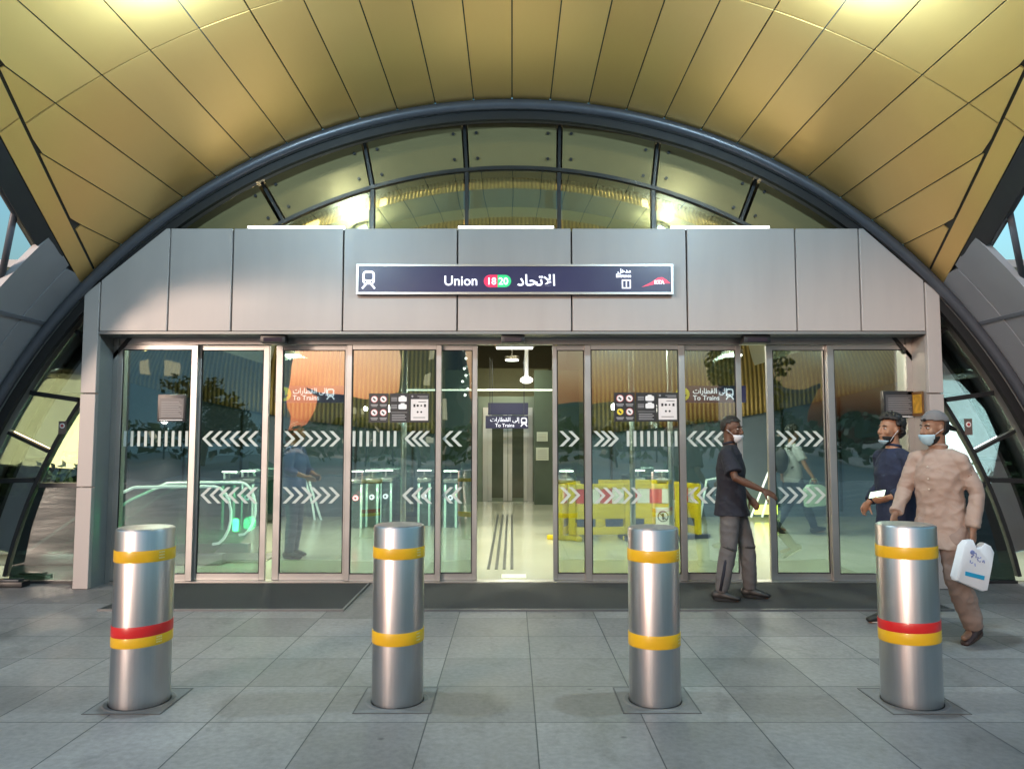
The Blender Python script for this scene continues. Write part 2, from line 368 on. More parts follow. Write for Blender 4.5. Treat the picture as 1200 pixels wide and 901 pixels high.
for i, (x, y, h) in enumerate(((-8.6, -28, 3.2), (-7.2, -30, 3.3), (-5.6, -28.5, 3.1), (6, -29, 3.2), (9, -30, 3.1), (-26, -31, 2.8), (-22, -30.5, 2.9))):
    t = thing('street_lamp', 'white globe street lamp across the road, mirrored in the glass', 'street lamp', (x, y, 0), group='street lamps across the road')
    MB().tube([(0, 0, 0), (0, 0, h)], [.07, .045], 10).build('post', DARKM, t, 'auto')
    MB().ell((0, 0, h + .18), (.2, .2, .2), n=14).build('globe', mat('street_globe', (.9, .9, .9), .5, emit=(1, .95, .85), es=14, vary=0), t, True)
# ------------------------------------------------------------------ canopy: a barrel vault running towards the photographer
VR, VC, YR = 6.2, -.99, 7.9
def vp(phi, y, r=VR): return Vector((r * math.sin(phi), y, VC + r * math.cos(phi)))
def seam_phi(y): return R(45.8 - (YR - y) * 3.78)
YF = .6
canopy = thing('station_canopy', 'gold panelled vaulted canopy curving over the station entrance', 'canopy', (0, 0, 0))
def strips():
    m = MB(); sh_l = m.bm.faces.layers.float.new('shade')
    rows = [YR - .02, 5.6, 3.3, 1.9, YF]
    rng = random.Random(3); dphi = R(3.83); gap = .0019
    def panel(edges, sh):
        """edges: list of (phi0, phi1, y) from back to front; a curved panel with real thickness"""
        npn = 5; low = []; top = []
        dr = rng.uniform(-.002, .002)
        for p0, p1, y in edges:
            low.append([m.bm.verts.new(vp(p0 + (p1 - p0) * j / npn, y, VR + dr)) for j in range(npn + 1)])
            top.append([(p0 + (p1 - p0) * j / npn, y) for j in range(npn + 1)])
        fs = []
        for i in range(len(edges) - 1):
            for j in range(npn):
                f = m.bm.faces.new([low[i][j], low[i + 1][j], low[i + 1][j + 1], low[i][j + 1]]); f.smooth = True; fs.append(f)
        per = [(i, 0) for i in range(len(edges))] + [(len(edges) - 1, j) for j in range(1, npn + 1)] + [(i, npn) for i in range(len(edges) - 2, -1, -1)] + [(0, j) for j in range(npn - 1, 0, -1)]
        A = [m.bm.verts.new(vp(*top[i][j], VR + dr)) for i, j in per]; B = [m.bm.verts.new(vp(*top[i][j], VR + .012)) for i, j in per]
        for i in range(len(per)): fs.append(m.bm.faces.new([A[i], A[(i + 1) % len(per)], B[(i + 1) % len(per)], B[i]]))
        for f in fs: f[sh_l] = sh
    for k in range(-13, 13):
        p0 = k * dphi + gap / 2; p1 = (k + 1) * dphi - gap / 2
        for ya, yb in zip(rows, rows[1:]):
            E = []
            for i in range(13):
                y = ya - .008 + (yb + .008 - ya + .008) * i / 12; L = seam_phi(y) - .0022
                a, b = max(-L, min(L, p0)), max(-L, min(L, p1))
                if b - a > 1e-4: E.append((a, b, y))
                elif E: break
            if len(E) > 1: panel(E, rng.random())
    for sg in (-1, 1):
        for ya, yb in ((YR - .02, 5.52), (5.505, 3.2), (3.185, YF)):
            E = []
            for i in range(15):
                y = ya + (yb - ya) * i / 14; a, b = sg * (seam_phi(y) + .0022), sg * (seam_phi(y) + R(1.85)); E.append((min(a, b), max(a, b), y))
            panel(E, .4)
    return m.build('soffit_panels', GOLD, canopy, recalc=False)
strips()
# roof shell above the soffit
m = MB(); n = 24; ny = 24
def sheet(m, f, r0, r1, ya, yb, ny=24, n=24):
    def grid(r):
        return [[m.bm.verts.new(vp(-f(y) + 2 * f(y) * j / n, y, r)) for j in range(n + 1)] for y in [ya + (yb - ya) * i / ny for i in range(ny + 1)]]
    A = grid(r0); B = grid(r1)
    for i in range(ny):
        for j in range(n):
            m.bm.faces.new([A[i][j], A[i][j + 1], A[i + 1][j + 1], A[i + 1][j]]); m.bm.faces.new([B[i][j], B[i + 1][j], B[i + 1][j + 1], B[i][j + 1]])
    for i in range(ny):
        for j in (0, n): m.bm.faces.new([A[i][j], A[i + 1][j], B[i + 1][j], B[i][j]])
    for j in range(n):
        for i in (0, ny): m.bm.faces.new([A[i][j], A[i][j + 1], B[i][j + 1], B[i][j]])
sheet(m, lambda y: seam_phi(y) + R(1.9), 6.215, 6.33, YR - .03, YF)
m.build('roof_shell', mat('roof_skin', (.03, .027, .022), .6, vary=.2), canopy)
# dark edge beams outside the gold
for sg in (-1, 1):
    m = MB(); N_ = 16; prev = None
    for i in range(N_ + 1):
        y = 7.3 - (7.3 - YF) * i / N_; p = seam_phi(y) + R(1.95); q = p + R(1.7 if y < 7 else .9)
        ring_ = [m.bm.verts.new(v) for v in (vp(sg * p, y, 6.2), vp(sg * q, y, 6.22), vp(sg * q, y, 6.34), vp(sg * p, y, 6.36))]
        if prev:
            for j in range(4): m.bm.faces.new([prev[j], prev[(j + 1) % 4], ring_[(j + 1) % 4], ring_[j]])
        else: m.bm.faces.new(ring_)
        prev = ring_
    m.bm.faces.new(prev[::-1]); m.build('edge_beam', mat('edge_beam_black', (.03, .032, .036), .5, .2), canopy)
    m = MB(); m.tube([vp(sg * (seam_phi(y) + R(3.5)), y, 6.29) for y in (7.0, 6.4, 5.4, 4.2, 2.6, .9)], .04, 12); m.build('edge_tube', mat('edge_tube_grey', (.10, .11, .13), .45, .3), canopy, True)
    for y0, p1, y1 in ((6.45, 50.5, 7.02), (4.6, 47, 5.2)):
        m = MB(); m.tube([vp(sg * (seam_phi(y0) + R(3.5)), y0, 6.29), vp(sg * R(p1), y1, 6.28)], .03, 10); m.build('strut', mat('edge_tube_grey', (.10, .11, .13)), canopy, True)
# grey ring of the shell, wide band either side
def ring(m, p0, p1, ya, yb, r0, r1, n=26):
    A = []
    for i in range(n + 1):
        p = p0 + (p1 - p0) * i / n; A.append([m.bm.verts.new(vp(p, y, r)) for y, r in ((ya, r0), (yb, r0), (yb, r1), (ya, r1))])
    for i in range(n):
        for j in range(4): m.bm.faces.new([A[i][j], A[i][(j + 1) % 4], A[i + 1][(j + 1) % 4], A[i + 1][j]])
    m.bm.faces.new(A[0]); m.bm.faces.new(A[-1][::-1])
for sg in (-1, 1):
    m = MB(); a = R(46.7); e = R(80.7)
    ring(m, sg * a, sg * e, 7.495, 7.88, 6.2, 6.32); m.build('shell_ring', RINGM, canopy, 'auto')
    m = MB(); prev = []
    for i in range(31):
        row = []
        for y, r in ((6.93, 6.205), (7.485, 6.205), (7.485, 6.3), (6.93, 6.26)):
            q0 = seam_phi(y) + R(2.0); row.append(m.bm.verts.new(vp(sg * (q0 + (e - q0) * i / 30), y, r)))
        if prev:
            for j in range(4): m.bm.faces.new([prev[j], prev[(j + 1) % 4], row[(j + 1) % 4], row[j]])
        else: m.bm.faces.new(row)
        prev = row
    m.bm.faces.new(prev[::-1]); m.build('shell_flange', RINGM, canopy, 'auto')
    m = MB(); ring(m, sg * R(46.8), sg * e, 7.44, 7.56, 6.27, 6.315); m.build('shell_groove', mat('mullion_dark', (.03, .032, .034), .4, .4), canopy, 'auto')
    for d in (52.5, 60, 68):
        m = MB(); ring(m, sg * R(d), sg * R(d + .35), 6.95, 7.86, 6.19, 6.3, 2); m.build('shell_seam', mat('seam_grey', (.13, .14, .16), .5), canopy)
# rim tube of the arch
m = MB(); m.tube([vp(R(-80.5 + 161 * i / 96), 7.87, 6.145) for i in range(97)], .055, 14); m.build('rim_tube', mat('rim_grey', (.085, .09, .105), .38, .4), canopy, True)
m = MB(); ring(m, R(-80.5), R(80.5), 7.93, 7.99, 6.01, 6.1, 96); m.build('rim_gasket', mat('gasket_black', (.008, .008, .009), .6), canopy, 'auto')
m = MB(); ring(m, R(-80.5), R(80.5), 7.93, 8.33, 6.105, 6.19, 96); m.build('arch_reveal', mat('reveal_grey', (.2, .2, .19), .5), canopy, 'auto')
# recessed soffit lamps just overhead
for sg in (-1, 1):
    p = vp(sg * R(22.6), 4.85); nrm = Vector((-math.sin(sg * R(22.6)), 0, -math.cos(R(22.6))))
    t = thing('soffit_lamp', 'white spotlight under the gold canopy, on the %s of the entrance' % ('left' if sg < 0 else 'right'), 'lamp', p, group='spotlights under the gold canopy')
    q = nrm.to_track_quat('Z', 'Y').to_matrix()
    m = MB(); m.tube([nrm * .0, nrm * .06], .1, 20); m.build('housing', ALU, t, 'auto')
    m = MB(); m.ell(nrm * .09, (.075, .075, .05), q); m.build('diffuser', mat('soffit_diffuser', (.9, .95, .95), .5, emit=(.75, .95, 1), es=2.5, vary=0), t, True)
    l = bpy.data.lights.new('soffit_light', 'POINT'); l.energy = 66 * EMK; l.color = (.58, .84, 1); l.shadow_soft_size = .07
    o = bpy.data.objects.new('soffit_light', l); COL.objects.link(o); o.location = nrm * .22; o.parent = t

# ------------------------------------------------------------------ arched glass wall in the rim
YG = 8.25
agw = thing('arched_glass_wall', 'arched glazed wall under the canopy rim, around the pale entrance box', 'glass wall', (0, 0, 0))
def arcpts(r, p0, p1, n): return [(r * math.sin(p0 + (p1 - p0) * i / n), VC + r * math.cos(p0 + (p1 - p0) * i / n)) for i in range(n + 1)]
RT = 5.58
def phi_at(x, r): return math.asin(max(-1, min(1, x / r)))
top_x = [at(u, 150, YG).x for u in (313, 430, 545, 655, 768, 880)]
bot_x = [at(u, 205, YG).x for u in (334, 437, 547, 655, 765, 866)]
FILM = mat('spandrel_film', (.30, .26, .13), .16, .35, .05, 2, spec=.8, rvary=.03)
bT = [-R(77)] + [phi_at(x, 6.0) for x in top_x] + [R(77)]; bB = [-R(77)] + [phi_at(x, RT) for x in bot_x] + [R(77)]
for k in range(7):
    g_ = .006
    a0, a1 = bT[k] + g_, bT[k + 1] - g_; c0, c1 = bB[k] + g_, bB[k + 1] - g_
    if k in (0, 6):   # long side pieces are split into several panes
        subs = 4
        for j in range(1, subs):
            f = j / subs; q0, q1 = bT[k] + (bT[k + 1] - bT[k]) * f, bB[k] + (bB[k + 1] - bB[k]) * f
            MB().bar(vp(q0, YG - .01, 6.09), vp(q1, YG - .01, RT + .02), .035, .07, (0, 1, 0)).build('mullion', mat('mullion_dark', (.03, .032, .034), .4, .4), agw)
        for j in range(subs):
            f0, f1 = j / subs, (j + 1) / subs
            pts = arcpts(6.1, a0 + (a1 - a0) * f0 + .003, a0 + (a1 - a0) * f1 - .003, 6) + arcpts(RT + .02, c0 + (c1 - c0) * f0 + .003, c0 + (c1 - c0) * f1 - .003, 6)[::-1]
            MB().prism(pts, YG, YG + .012).build('side_pane', FILM if (k == 0 and j == 3) or (k == 6 and j == 0) else GLASSB, agw)
    else:
        pts = arcpts(6.1, a0, a1, 8) + arcpts(RT + .02, c0, c1, 8)[::-1]
        MB().prism(pts, YG, YG + .012).build('spandrel_pane', FILM, agw)
MUL = mat('mullion_dark', (.03, .032, .034), .4, .4)
m = MB(); ring(m, R(-79), R(79), YG - .03, YG + .05, RT - .022, RT + .018, 80); m.build('arch_transom', MUL, agw, 'auto')
for x0, x1 in zip(top_x, bot_x):
    p, q = phi_at(x0, 6.0), phi_at(x1, RT)
    A = (6.09 * math.sin(p), YG + .02, VC + 6.09 * math.cos(p)); B = ((RT + .02) * math.sin(q), YG + .02, VC + (RT + .02) * math.cos(q))
    MB().bar(A, B, .032, .08, (0, 1, 0)).build('mullion', MUL, agw)
    d = Vector(B) - Vector(A); sx = Vector((d.z, 0, -d.x)).normalized()
    for f in (.2, .8):
        for sg in (-1, 1):
            c = Vector(A) + d * f + sx * sg * .13
            m = MB(); m.tube([c + Vector((0, -.04, 0)), c + Vector((0, -.05, 0))], .018, 12); m.build('glass_clamp', MUL, agw, 'auto')
ZF = 3.797
xb = bot_x[1:5]
for x in xb: MB().box(x - .021, x + .021, YG - .02, YG + .07, 2.8, math.sqrt((RT - .03) ** 2 - x * x) + VC).build('mullion', MUL, agw)
lim = [-math.sqrt((RT - .04) ** 2 - (3.2 - VC) ** 2)] + xb + [math.sqrt((RT - .04) ** 2 - (3.2 - VC) ** 2)]
for a, b in zip(lim, lim[1:]):
    a2, b2 = a + .035, b - .035
    pts = [(a2, 3.2), (b2, 3.2)] + [(x, math.sqrt((RT - .04) ** 2 - x * x) + VC) for x in [b2 + (a2 - b2) * i / 10 for i in range(11)]]
    o = MB().prism([(x, z - 3.2) for x, z in pts], 0, .01).build('fanlight_pane', GLASS, agw, loc=(0, YG + .02, 3.2)); o.rotation_euler = (R(1.6), 0, 0)   # the panes lean out a little
# lower side panes, leaning back a little, either side of the entrance box
for sg in (-1, 1):
    ztop = 2.95; zm = 1.05
    def xr(z, r=RT - .04): return math.sqrt(r * r - (z - VC) ** 2)
    up = [(sg * 4.5, zm + .02)] + [(sg * xr(zm + .02 + (ztop - zm) * i / 10), zm + .02 + (ztop - zm) * i / 10) for i in range(11)]
    up = [p for p in up if abs(p[0]) >= 4.4]
    lo = [(sg * 4.5, .02)] + [(sg * xr(.02 + (zm - .04) * i / 6), .02 + (zm - .04) * i / 6) for i in range(7)] + [(sg * 4.5, zm - .02)]
    for nm, pts, lean in (('side_upper_pane', up, R(1.0)), ('side_lower_pane', lo, R(0))):
        z0 = pts[0][1]
        o = MB().prism([(x, z - z0) for x, z in pts], 0, .012).build(nm, GLASSU if 'upper' in nm else GLASSL, agw, loc=(0, YG + .0, z0)); o.rotation_euler = (-lean, 0, 0)
    MB().box(min(sg * 4.5, sg * xr(zm)), max(sg * 4.5, sg * xr(zm)), YG - .03, YG + .06, zm - .025, zm + .025).build('side_transom', MUL, agw)
    MB().box(min(sg * 4.5, sg * xr(.0)), max(sg * 4.5, sg * xr(.0)), YG - .03, YG + .05, 0, .03).build('side_sill', MUL, agw)
    # diagonal mullions across the outer band
    for d0, d1 in ((58, 66), (68, 76)):
        A = vp(sg * R(d0), YG - .02, RT + .02); B = vp(sg * R(d1 - 6), YG - .02, 6.09)
        MB().bar(A, B, .05, .06, (0, 1, 0)).build('diagonal_mullion', MUL, agw)
# little warning sticker on each side pane
for nm, u, v, wd, ht, lab in (('pane_sticker', 73, 501, 9, 15, 'small dark warning sticker on the left end glass'), ('pane_sticker', 1135, 500, 9, 19, 'small dark warning sticker on the right end glass')):
    c = at(u, v, YG - .05); s = YG / F_PX
    t = thing(nm, lab, 'sticker', c, group='warning stickers on the end glass')
    MB().box(-wd * s / 2, wd * s / 2, 0, .006, -ht * s / 2, ht * s / 2).build('backing', mat('sticker_brown', (.12, .09, .08), .5), t)
    m = MB(); m.prism(disc(0, ht * s * .14, wd * s * .33), -.004, 0); m.build('symbol', WHITE, t)
    m = MB(); m.prism(disc(0, ht * s * .14, wd * s * .2), -.008, -.0045); m.build('symbol_core', mat('sticker_red', (.4, .05, .05)), t)
# ------------------------------------------------------------------ entrance box in front of the glass wall
YP = 7.9          # face of the cladding
YD = 8.25         # door line
portal = thing('entrance_portal', 'pale panelled entrance box with glass sliding doors under the arch', 'entrance', (0, 7.9, 0))
portal.location = (0, 0, 0)
seam = [-4.382, -3.655, -2.982, -1.80, -.582, .636, 1.864, 3.027, 3.709, 4.39]
ZB, ZT = 2.692, 3.797
cx0 = -3.70
for i in range(9):
    g_ = .0075; x0, x1 = seam[i] + g_, seam[i + 1] - g_
    if i == 0: pts = [(x0, ZB), (x1, ZB), (x1, ZT), (cx0, ZT), (x0, 3.235)]
    elif i == 8: pts = [(x0, ZB), (x1, ZB), (x1, 3.235), (-cx0 + .06, ZT), (x0, ZT)]
    else: pts = [(x0, ZB), (x1, ZB), (x1, ZT), (x0, ZT)]
    dy = random.uniform(-.004, .004)
    MB().prism(pts, YP + dy, YP + .045).bevel(.005, 1).build('fascia_panel', PANEL, portal)
MB().prism([(-4.37, ZB + .02), (4.38, ZB + .02), (4.38, 3.2), (3.74, ZT - .02), (-3.68, ZT - .02), (-4.37, 3.2)], YP + .047, YG - .04).build('fascia_core', mat('seam_black', (.01, .01, .011), .7), portal)
MB().box(-4.385, 4.395, YP + .01, YD + .12, ZB - .03, ZB - .003).build('fascia_underside', mat('underside_grey', (.22, .22, .215), .45, .3), portal)
# columns either side, three cladding panels each, and a grey inner return
CZ = [0.005, 1.05, 2.03, None]
for sg in (-1, 1):
    xo, xi = sg * 4.55, sg * 4.40 if sg > 0 else -4.39
    for k in range(3):
        z0 = CZ[k] + (.006 if k else 0)
        if k < 2: pts = [(xo, z0), (xi, z0), (xi, CZ[k + 1] - .006), (xo, CZ[k + 1] - .006)]
        else: pts = [(xo, z0), (xi, z0), (xi, 3.22), (xo, 3.085)]
        MB().prism(pts, YP, YP + .06).bevel(.004, 1).build('column_panel', PANEL, portal)
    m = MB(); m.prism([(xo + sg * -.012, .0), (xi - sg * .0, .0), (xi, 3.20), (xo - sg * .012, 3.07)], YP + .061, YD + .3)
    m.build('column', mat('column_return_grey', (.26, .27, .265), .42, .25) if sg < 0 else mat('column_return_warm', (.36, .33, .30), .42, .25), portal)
    xj = sg * 4.335
    MB().box(min(xi, xj) + .002, max(xi, xj) - .0, YD - .03, YD + .09, 0, ZB - .031).build('jamb', FRAME, portal)
MB().box(-4.33, 4.33, YD - .02, YD + .08, ZB - .1, ZB - .031).build('door_head', FRAME, portal)
MB().box(-4.33, 4.33, YD - .06, YD + .1, .0, .022).build('threshold', ALU, portal)

def chevrons(m, x0, x1, z0, z1, d, y, pitch=.1, th=.04):
    """row of chevrons pointing left (d=-1) or right (d=1)"""
    h = z1 - z0; dep = h * .5; x = x0 + .01
    while x + dep + th < x1 + .001:
        a = x if d > 0 else x + dep; b = x + dep if d > 0 else x; zm = (z0 + z1) / 2
        m.prism([(a, z0), (a + th, z0), (b + th, zm), (b, zm)], y, y + .002); m.prism([(b, zm + .0004), (b + th, zm + .0004), (a + th, z1), (a, z1)], y, y + .002)
        x += pitch
def bars(m, x0, x1, z0, z1, y, pitch=.075, th=.03):
    x = x0
    while x + th <= x1: m.box(x, x + th, y, y + .002, z0, z1); x += pitch
ZU0, ZU1 = at(600, 523, YD).z, at(600, 505, YD).z
ZL0, ZL1 = at(600, 590, YD).z, at(600, 571, YD).z
def X(u): return at(u, 540, YD).x
TOP = ZB - .105
def leaf(kind, u0, u1, y, stile=.07, du=0, dl=0, ubars=None, lrange=None):
    """a glazed leaf with stiles, rails, glass and the printed film; u0/u1 are its edges"""
    x0, x1 = X(u0), X(u1)
    o = MB(); o.box(x0 + stile, x1 - stile, y - .012, y + .02, .025, .095)
    root = o.build(kind, FRAME, portal)
    m = MB(); m.box(x0, x0 + stile, y - .02, y + .028, .025, TOP); m.box(x1 - stile, x1, y - .02, y + .028, .025, TOP); m.bevel(.004, 1)
    m.build('stile', FRAME, root)
    m = MB(); m.box(x0 + stile, x1 - stile, y - .012, y + .02, TOP - .05, TOP); m.build('top_rail', FRAME, root)
    gx0, gx1 = x0 + stile - .008, x1 - stile + .008
    m = MB(); m.box(gx0, gx1, y, y + .01, .09, TOP - .045); m.build('pane', GLASS, root)
    m = MB()
    for z0, z1, xa in ((.094, .106, 0), (TOP - .06, TOP - .0505, 0)): m.box(x0 + stile, x1 - stile, y - .006, y - .0005, z0, z1)
    m.box(x0 + stile, x0 + stile + .01, y - .0065, y - .001, .107, TOP - .061); m.box(x1 - stile - .01, x1 - stile, y - .0065, y - .001, .107, TOP - .061)
    m.build('glazing_gasket', BLACKM, root)
    fy = y - .004; a, b = x0 + stile + .014, x1 - stile - .014
    def film(fn):
        m = MB(); fn(m)
        if len(m.bm.faces): m.build('chevron_film', FROST, root)
        else: m.bm.free()
    if ubars == 'bars': film(lambda m: bars(m, a + .02, b, ZU0, ZU1, fy))
    elif ubars == 'left': film(lambda m: bars(m, a, a + (b - a) * .6, ZU0, ZU1, fy)); film(lambda m: chevrons(m, a + (b - a) * .62, b, ZU0, ZU1, -1, fy, .078))
    elif ubars == 'right': film(lambda m: chevrons(m, a, a + (b - a) * .36, ZU0, ZU1, 1, fy, .078)); film(lambda m: bars(m, a + (b - a) * .4, b, ZU0, ZU1, fy))
    elif du: film(lambda m: chevrons(m, a, b, ZU0, ZU1, du, fy))
    if dl:
        f0, f1 = lrange or (0, 1); film(lambda m: chevrons(m, a + (b - a) * f0, a + (b - a) * f1, ZL0, ZL1, dl, fy))
    return root
A = leaf('fixed_glazing', 133, 229, YD, ubars='bars')
B = leaf('sliding_door', 224.5, 312, YD + .05, .065, -1, -1)
C_ = leaf('sliding_door', 320, 410, YD + .05, .075, 1, 1)
D = leaf('fixed_glazing', 405, 517, YD, .06, 0, -1, 'left', (.6, 1))
E_ = leaf('sliding_door', 509, 559, YD + .05, .055, -1, -1)
F_ = leaf('sliding_door', 648, 691, YD + .05, .05, 1, 1)
G_ = leaf('fixed_glazing', 685.5, 804, YD, .07, 0, 1, 'right', (0, .62))
H_ = leaf('sliding_door', 797, 872, YD + .05, .06, -1, -1)
I_ = leaf('sliding_door', 902, 979, YD + .05, .07, 1, 1)
J_ = leaf('fixed_glazing', 972, 1076, YD, .075)
# inner steel posts seen through the wide panes
for u in (473, 741, 786):
    x = at(u, 540, 8.75).x
    MB().tube([(x, 8.75, 0), (x, 8.75, 2.62)], .032, 14).build('inner_post', STEEL, portal, True)
# sensor boxes over the three door openings
for u, wd, lab in ((601, .25, 'black motion sensor above the open middle door'), (886, .29, 'black motion sensor above the half open right door'), (321, .27, 'black motion sensor above the narrow gap of the left door')):
    x = at(u, 395, YP + .1).x
    t = thing('door_sensor', lab, 'sensor', (x, YP + .12, 2.66), group='sensors above the doors')
    MB().box(-wd / 2, wd / 2, -.06, .06, -.085, .0).bevel(.012).build('housing', BLACK, t, 'auto')
    m = MB(); m.box(-wd * .36, wd * .36, -.066, -.0605, -.07, -.03); m.build('lens', mat('sensor_lens', (.03, .02, .03), .1), t)
# three light bars standing on the fascia
for u0, u1, lab in ((290, 405, 'white light bar on top of the entrance box, leftmost of three'), (536, 650, 'white light bar on top of the entrance box, middle of three'), (785, 902, 'white light bar on top of the entrance box, rightmost of three')):
    x0, x1 = at(u0, 268, YP + .1).x, at(u1, 268, YP + .1).x
    t = thing('light_bar', lab, 'light', ((x0 + x1) / 2, YP + .1, ZT + .002), group='light bars on the entrance box'); h = (x1 - x0) / 2
    MB().box(-h, h, -.04, .05, 0, .018).build('tray', ALU, t)
    m = MB(); m.box(-h + .01, h - .01, -.03, .03, .019, .05); m.bevel(.008).build('tube', LAMP, t)
# ------------------------------------------------------------------ station sign
x0, z1 = zx(418, 310, YP - .06); x1, z0 = zx(789, 345, YP - .06)
sy = YP - .06
sign = thing('station_sign', 'long navy station sign reading Union 18 20 above the doors', 'sign', ((x0 + x1) / 2, sy, (z0 + z1) / 2))
sign.location = (0, 0, 0)
m = MB(); f = .022
m.box(x0, x1, sy - .012, sy + .055, z1 - f, z1); m.box(x0, x1, sy - .012, sy + .055, z0, z0 + f)
m.box(x0, x0 + f, sy - .012, sy + .055, z0 + f + .001, z1 - f - .001); m.box(x1 - f, x1, sy - .012, sy + .055, z0 + f + .001, z1 - f - .001)
m.build('frame', ALU, sign)
MB().box(x0 + f + .001, x1 - f - .001, sy, sy + .05, z0 + f + .001, z1 - f - .001).build('face', NAVY, sign)
def S(u, v): return zx(u, v, sy)
def train_icon(cx, cz, h, y, parent, inner=None):
    w_ = h * .66
    m = MB(); m.prism(rrect(cx, cz + h * .12, w_, h * .74, w_ * .3), y - .003, y)
    for sg in (-1, 1): m.bar((cx + sg * w_ * .22, y - .0015, cz - h * .24), (cx + sg * w_ * .52, y - .0015, cz - h * .48), h * .1, .003, (0, 1, 0))
    m.build('train_symbol', SIGNW, parent)
    m = MB(); m.prism(rrect(cx, cz + h * .19, w_ * .68, h * .38, w_ * .16), y - .006, y - .0035); m.prism(disc(cx - w_ * .26, cz - h * .13, h * .055), y - .006, y - .0035); m.prism(disc(cx + w_ * .26, cz - h * .13, h * .055), y - .006, y - .0035)
    m.build('train_window', inner or NAVY, parent)
cx, cz = S(432, 328); train_icon(cx, cz, .195, sy - .001, sign)
xu, zu = S(520, 334.5); text_mb('Union', .148, xu, sy - .003, zu, 'LEFT', .0012, squeeze=.985).build('lettering', SIGNW, sign)
xa, za = S(606, 334.5); text_mb(AR_UNION, .165, xa, sy - .003, zu - .002, 'LEFT', .0022, squeeze=.98).build('lettering', SIGNW, sign)
px0, pz = S(567, 329.5); px1, _ = S(599, 329.5); pm = (px0 + px1) / 2; ph = .066
half = [(pm, pz - ph), (pm, pz + ph)]
mr_ = MB(); mr_.prism([(pm - .001, pz - ph), (pm - .001, pz + ph)] + [(px0 + ph + ph * math.cos(R(a)), pz + ph * math.sin(R(a))) for a in range(90, 271, 15)], sy - .003, sy - .0005); mr_.build('line_badge', SIGNR, sign)
mg_ = MB(); mg_.prism([(pm + .001, pz + ph), (pm + .001, pz - ph)] + [(px1 - ph + ph * math.cos(R(a)), pz + ph * math.sin(R(a))) for a in range(-90, 91, 15)], sy - .003, sy - .0005); mg_.build('line_badge', SIGNG, sign)
text_mb('18', .105, (px0 + pm) / 2 + .008, sy - .006, pz - .037, 'CENTER', .001).build('lettering', SIGNW, sign)
text_mb('20', .105, (px1 + pm) / 2 - .01, sy - .006, pz - .037, 'CENTER', .001).build('lettering', SIGNW, sign)
xe, ze = S(739.5, 326); text_mb('Entrance', .052, xe, sy - .003, ze + .008, 'RIGHT', .001, squeeze=.86).build('lettering', SIGNW, sign)
xe2, ze2 = S(739.5, 320.5); text_mb(AR_ENTR, .06, xe2, sy - .003, ze2 + .008, 'RIGHT', .001).build('lettering', SIGNW, sign)
bx, bz = S(734, 333); hh = .047
m = MB()
for a_, b_, c_, d_ in ((-hh, hh, hh - .011, hh), (-hh, hh, -hh, -hh + .011), (-hh, -hh + .011, -hh + .0112, hh - .0112), (hh - .011, hh, -hh + .0112, hh - .0112)): m.box(bx + a_, bx + b_, sy - .003, sy - .0005, bz + c_, bz + d_)
m.build('number_frame', SIGNW, sign); text_mb('1', .085, bx, sy - .003, bz - .03, 'CENTER', .001).build('lettering', SIGNW, sign)
sw = [S(*p) for p in ((752, 336.5), (763, 331), (771, 325.5), (776, 325), (781, 328), (785.5, 332), (770, 332.5))]
MB().prism(sw, sy - .003, sy - .0005).build('red_swoosh', mat('swoosh_red', (.75, .03, .08), .4, emit=(.9, .05, .1), es=.2), sign)
xr_, zr_ = S(772.5, 333); text_mb('RTA', .055, xr_, sy - .0065, zr_, 'CENTER', .002).build('lettering', SIGNW, sign)

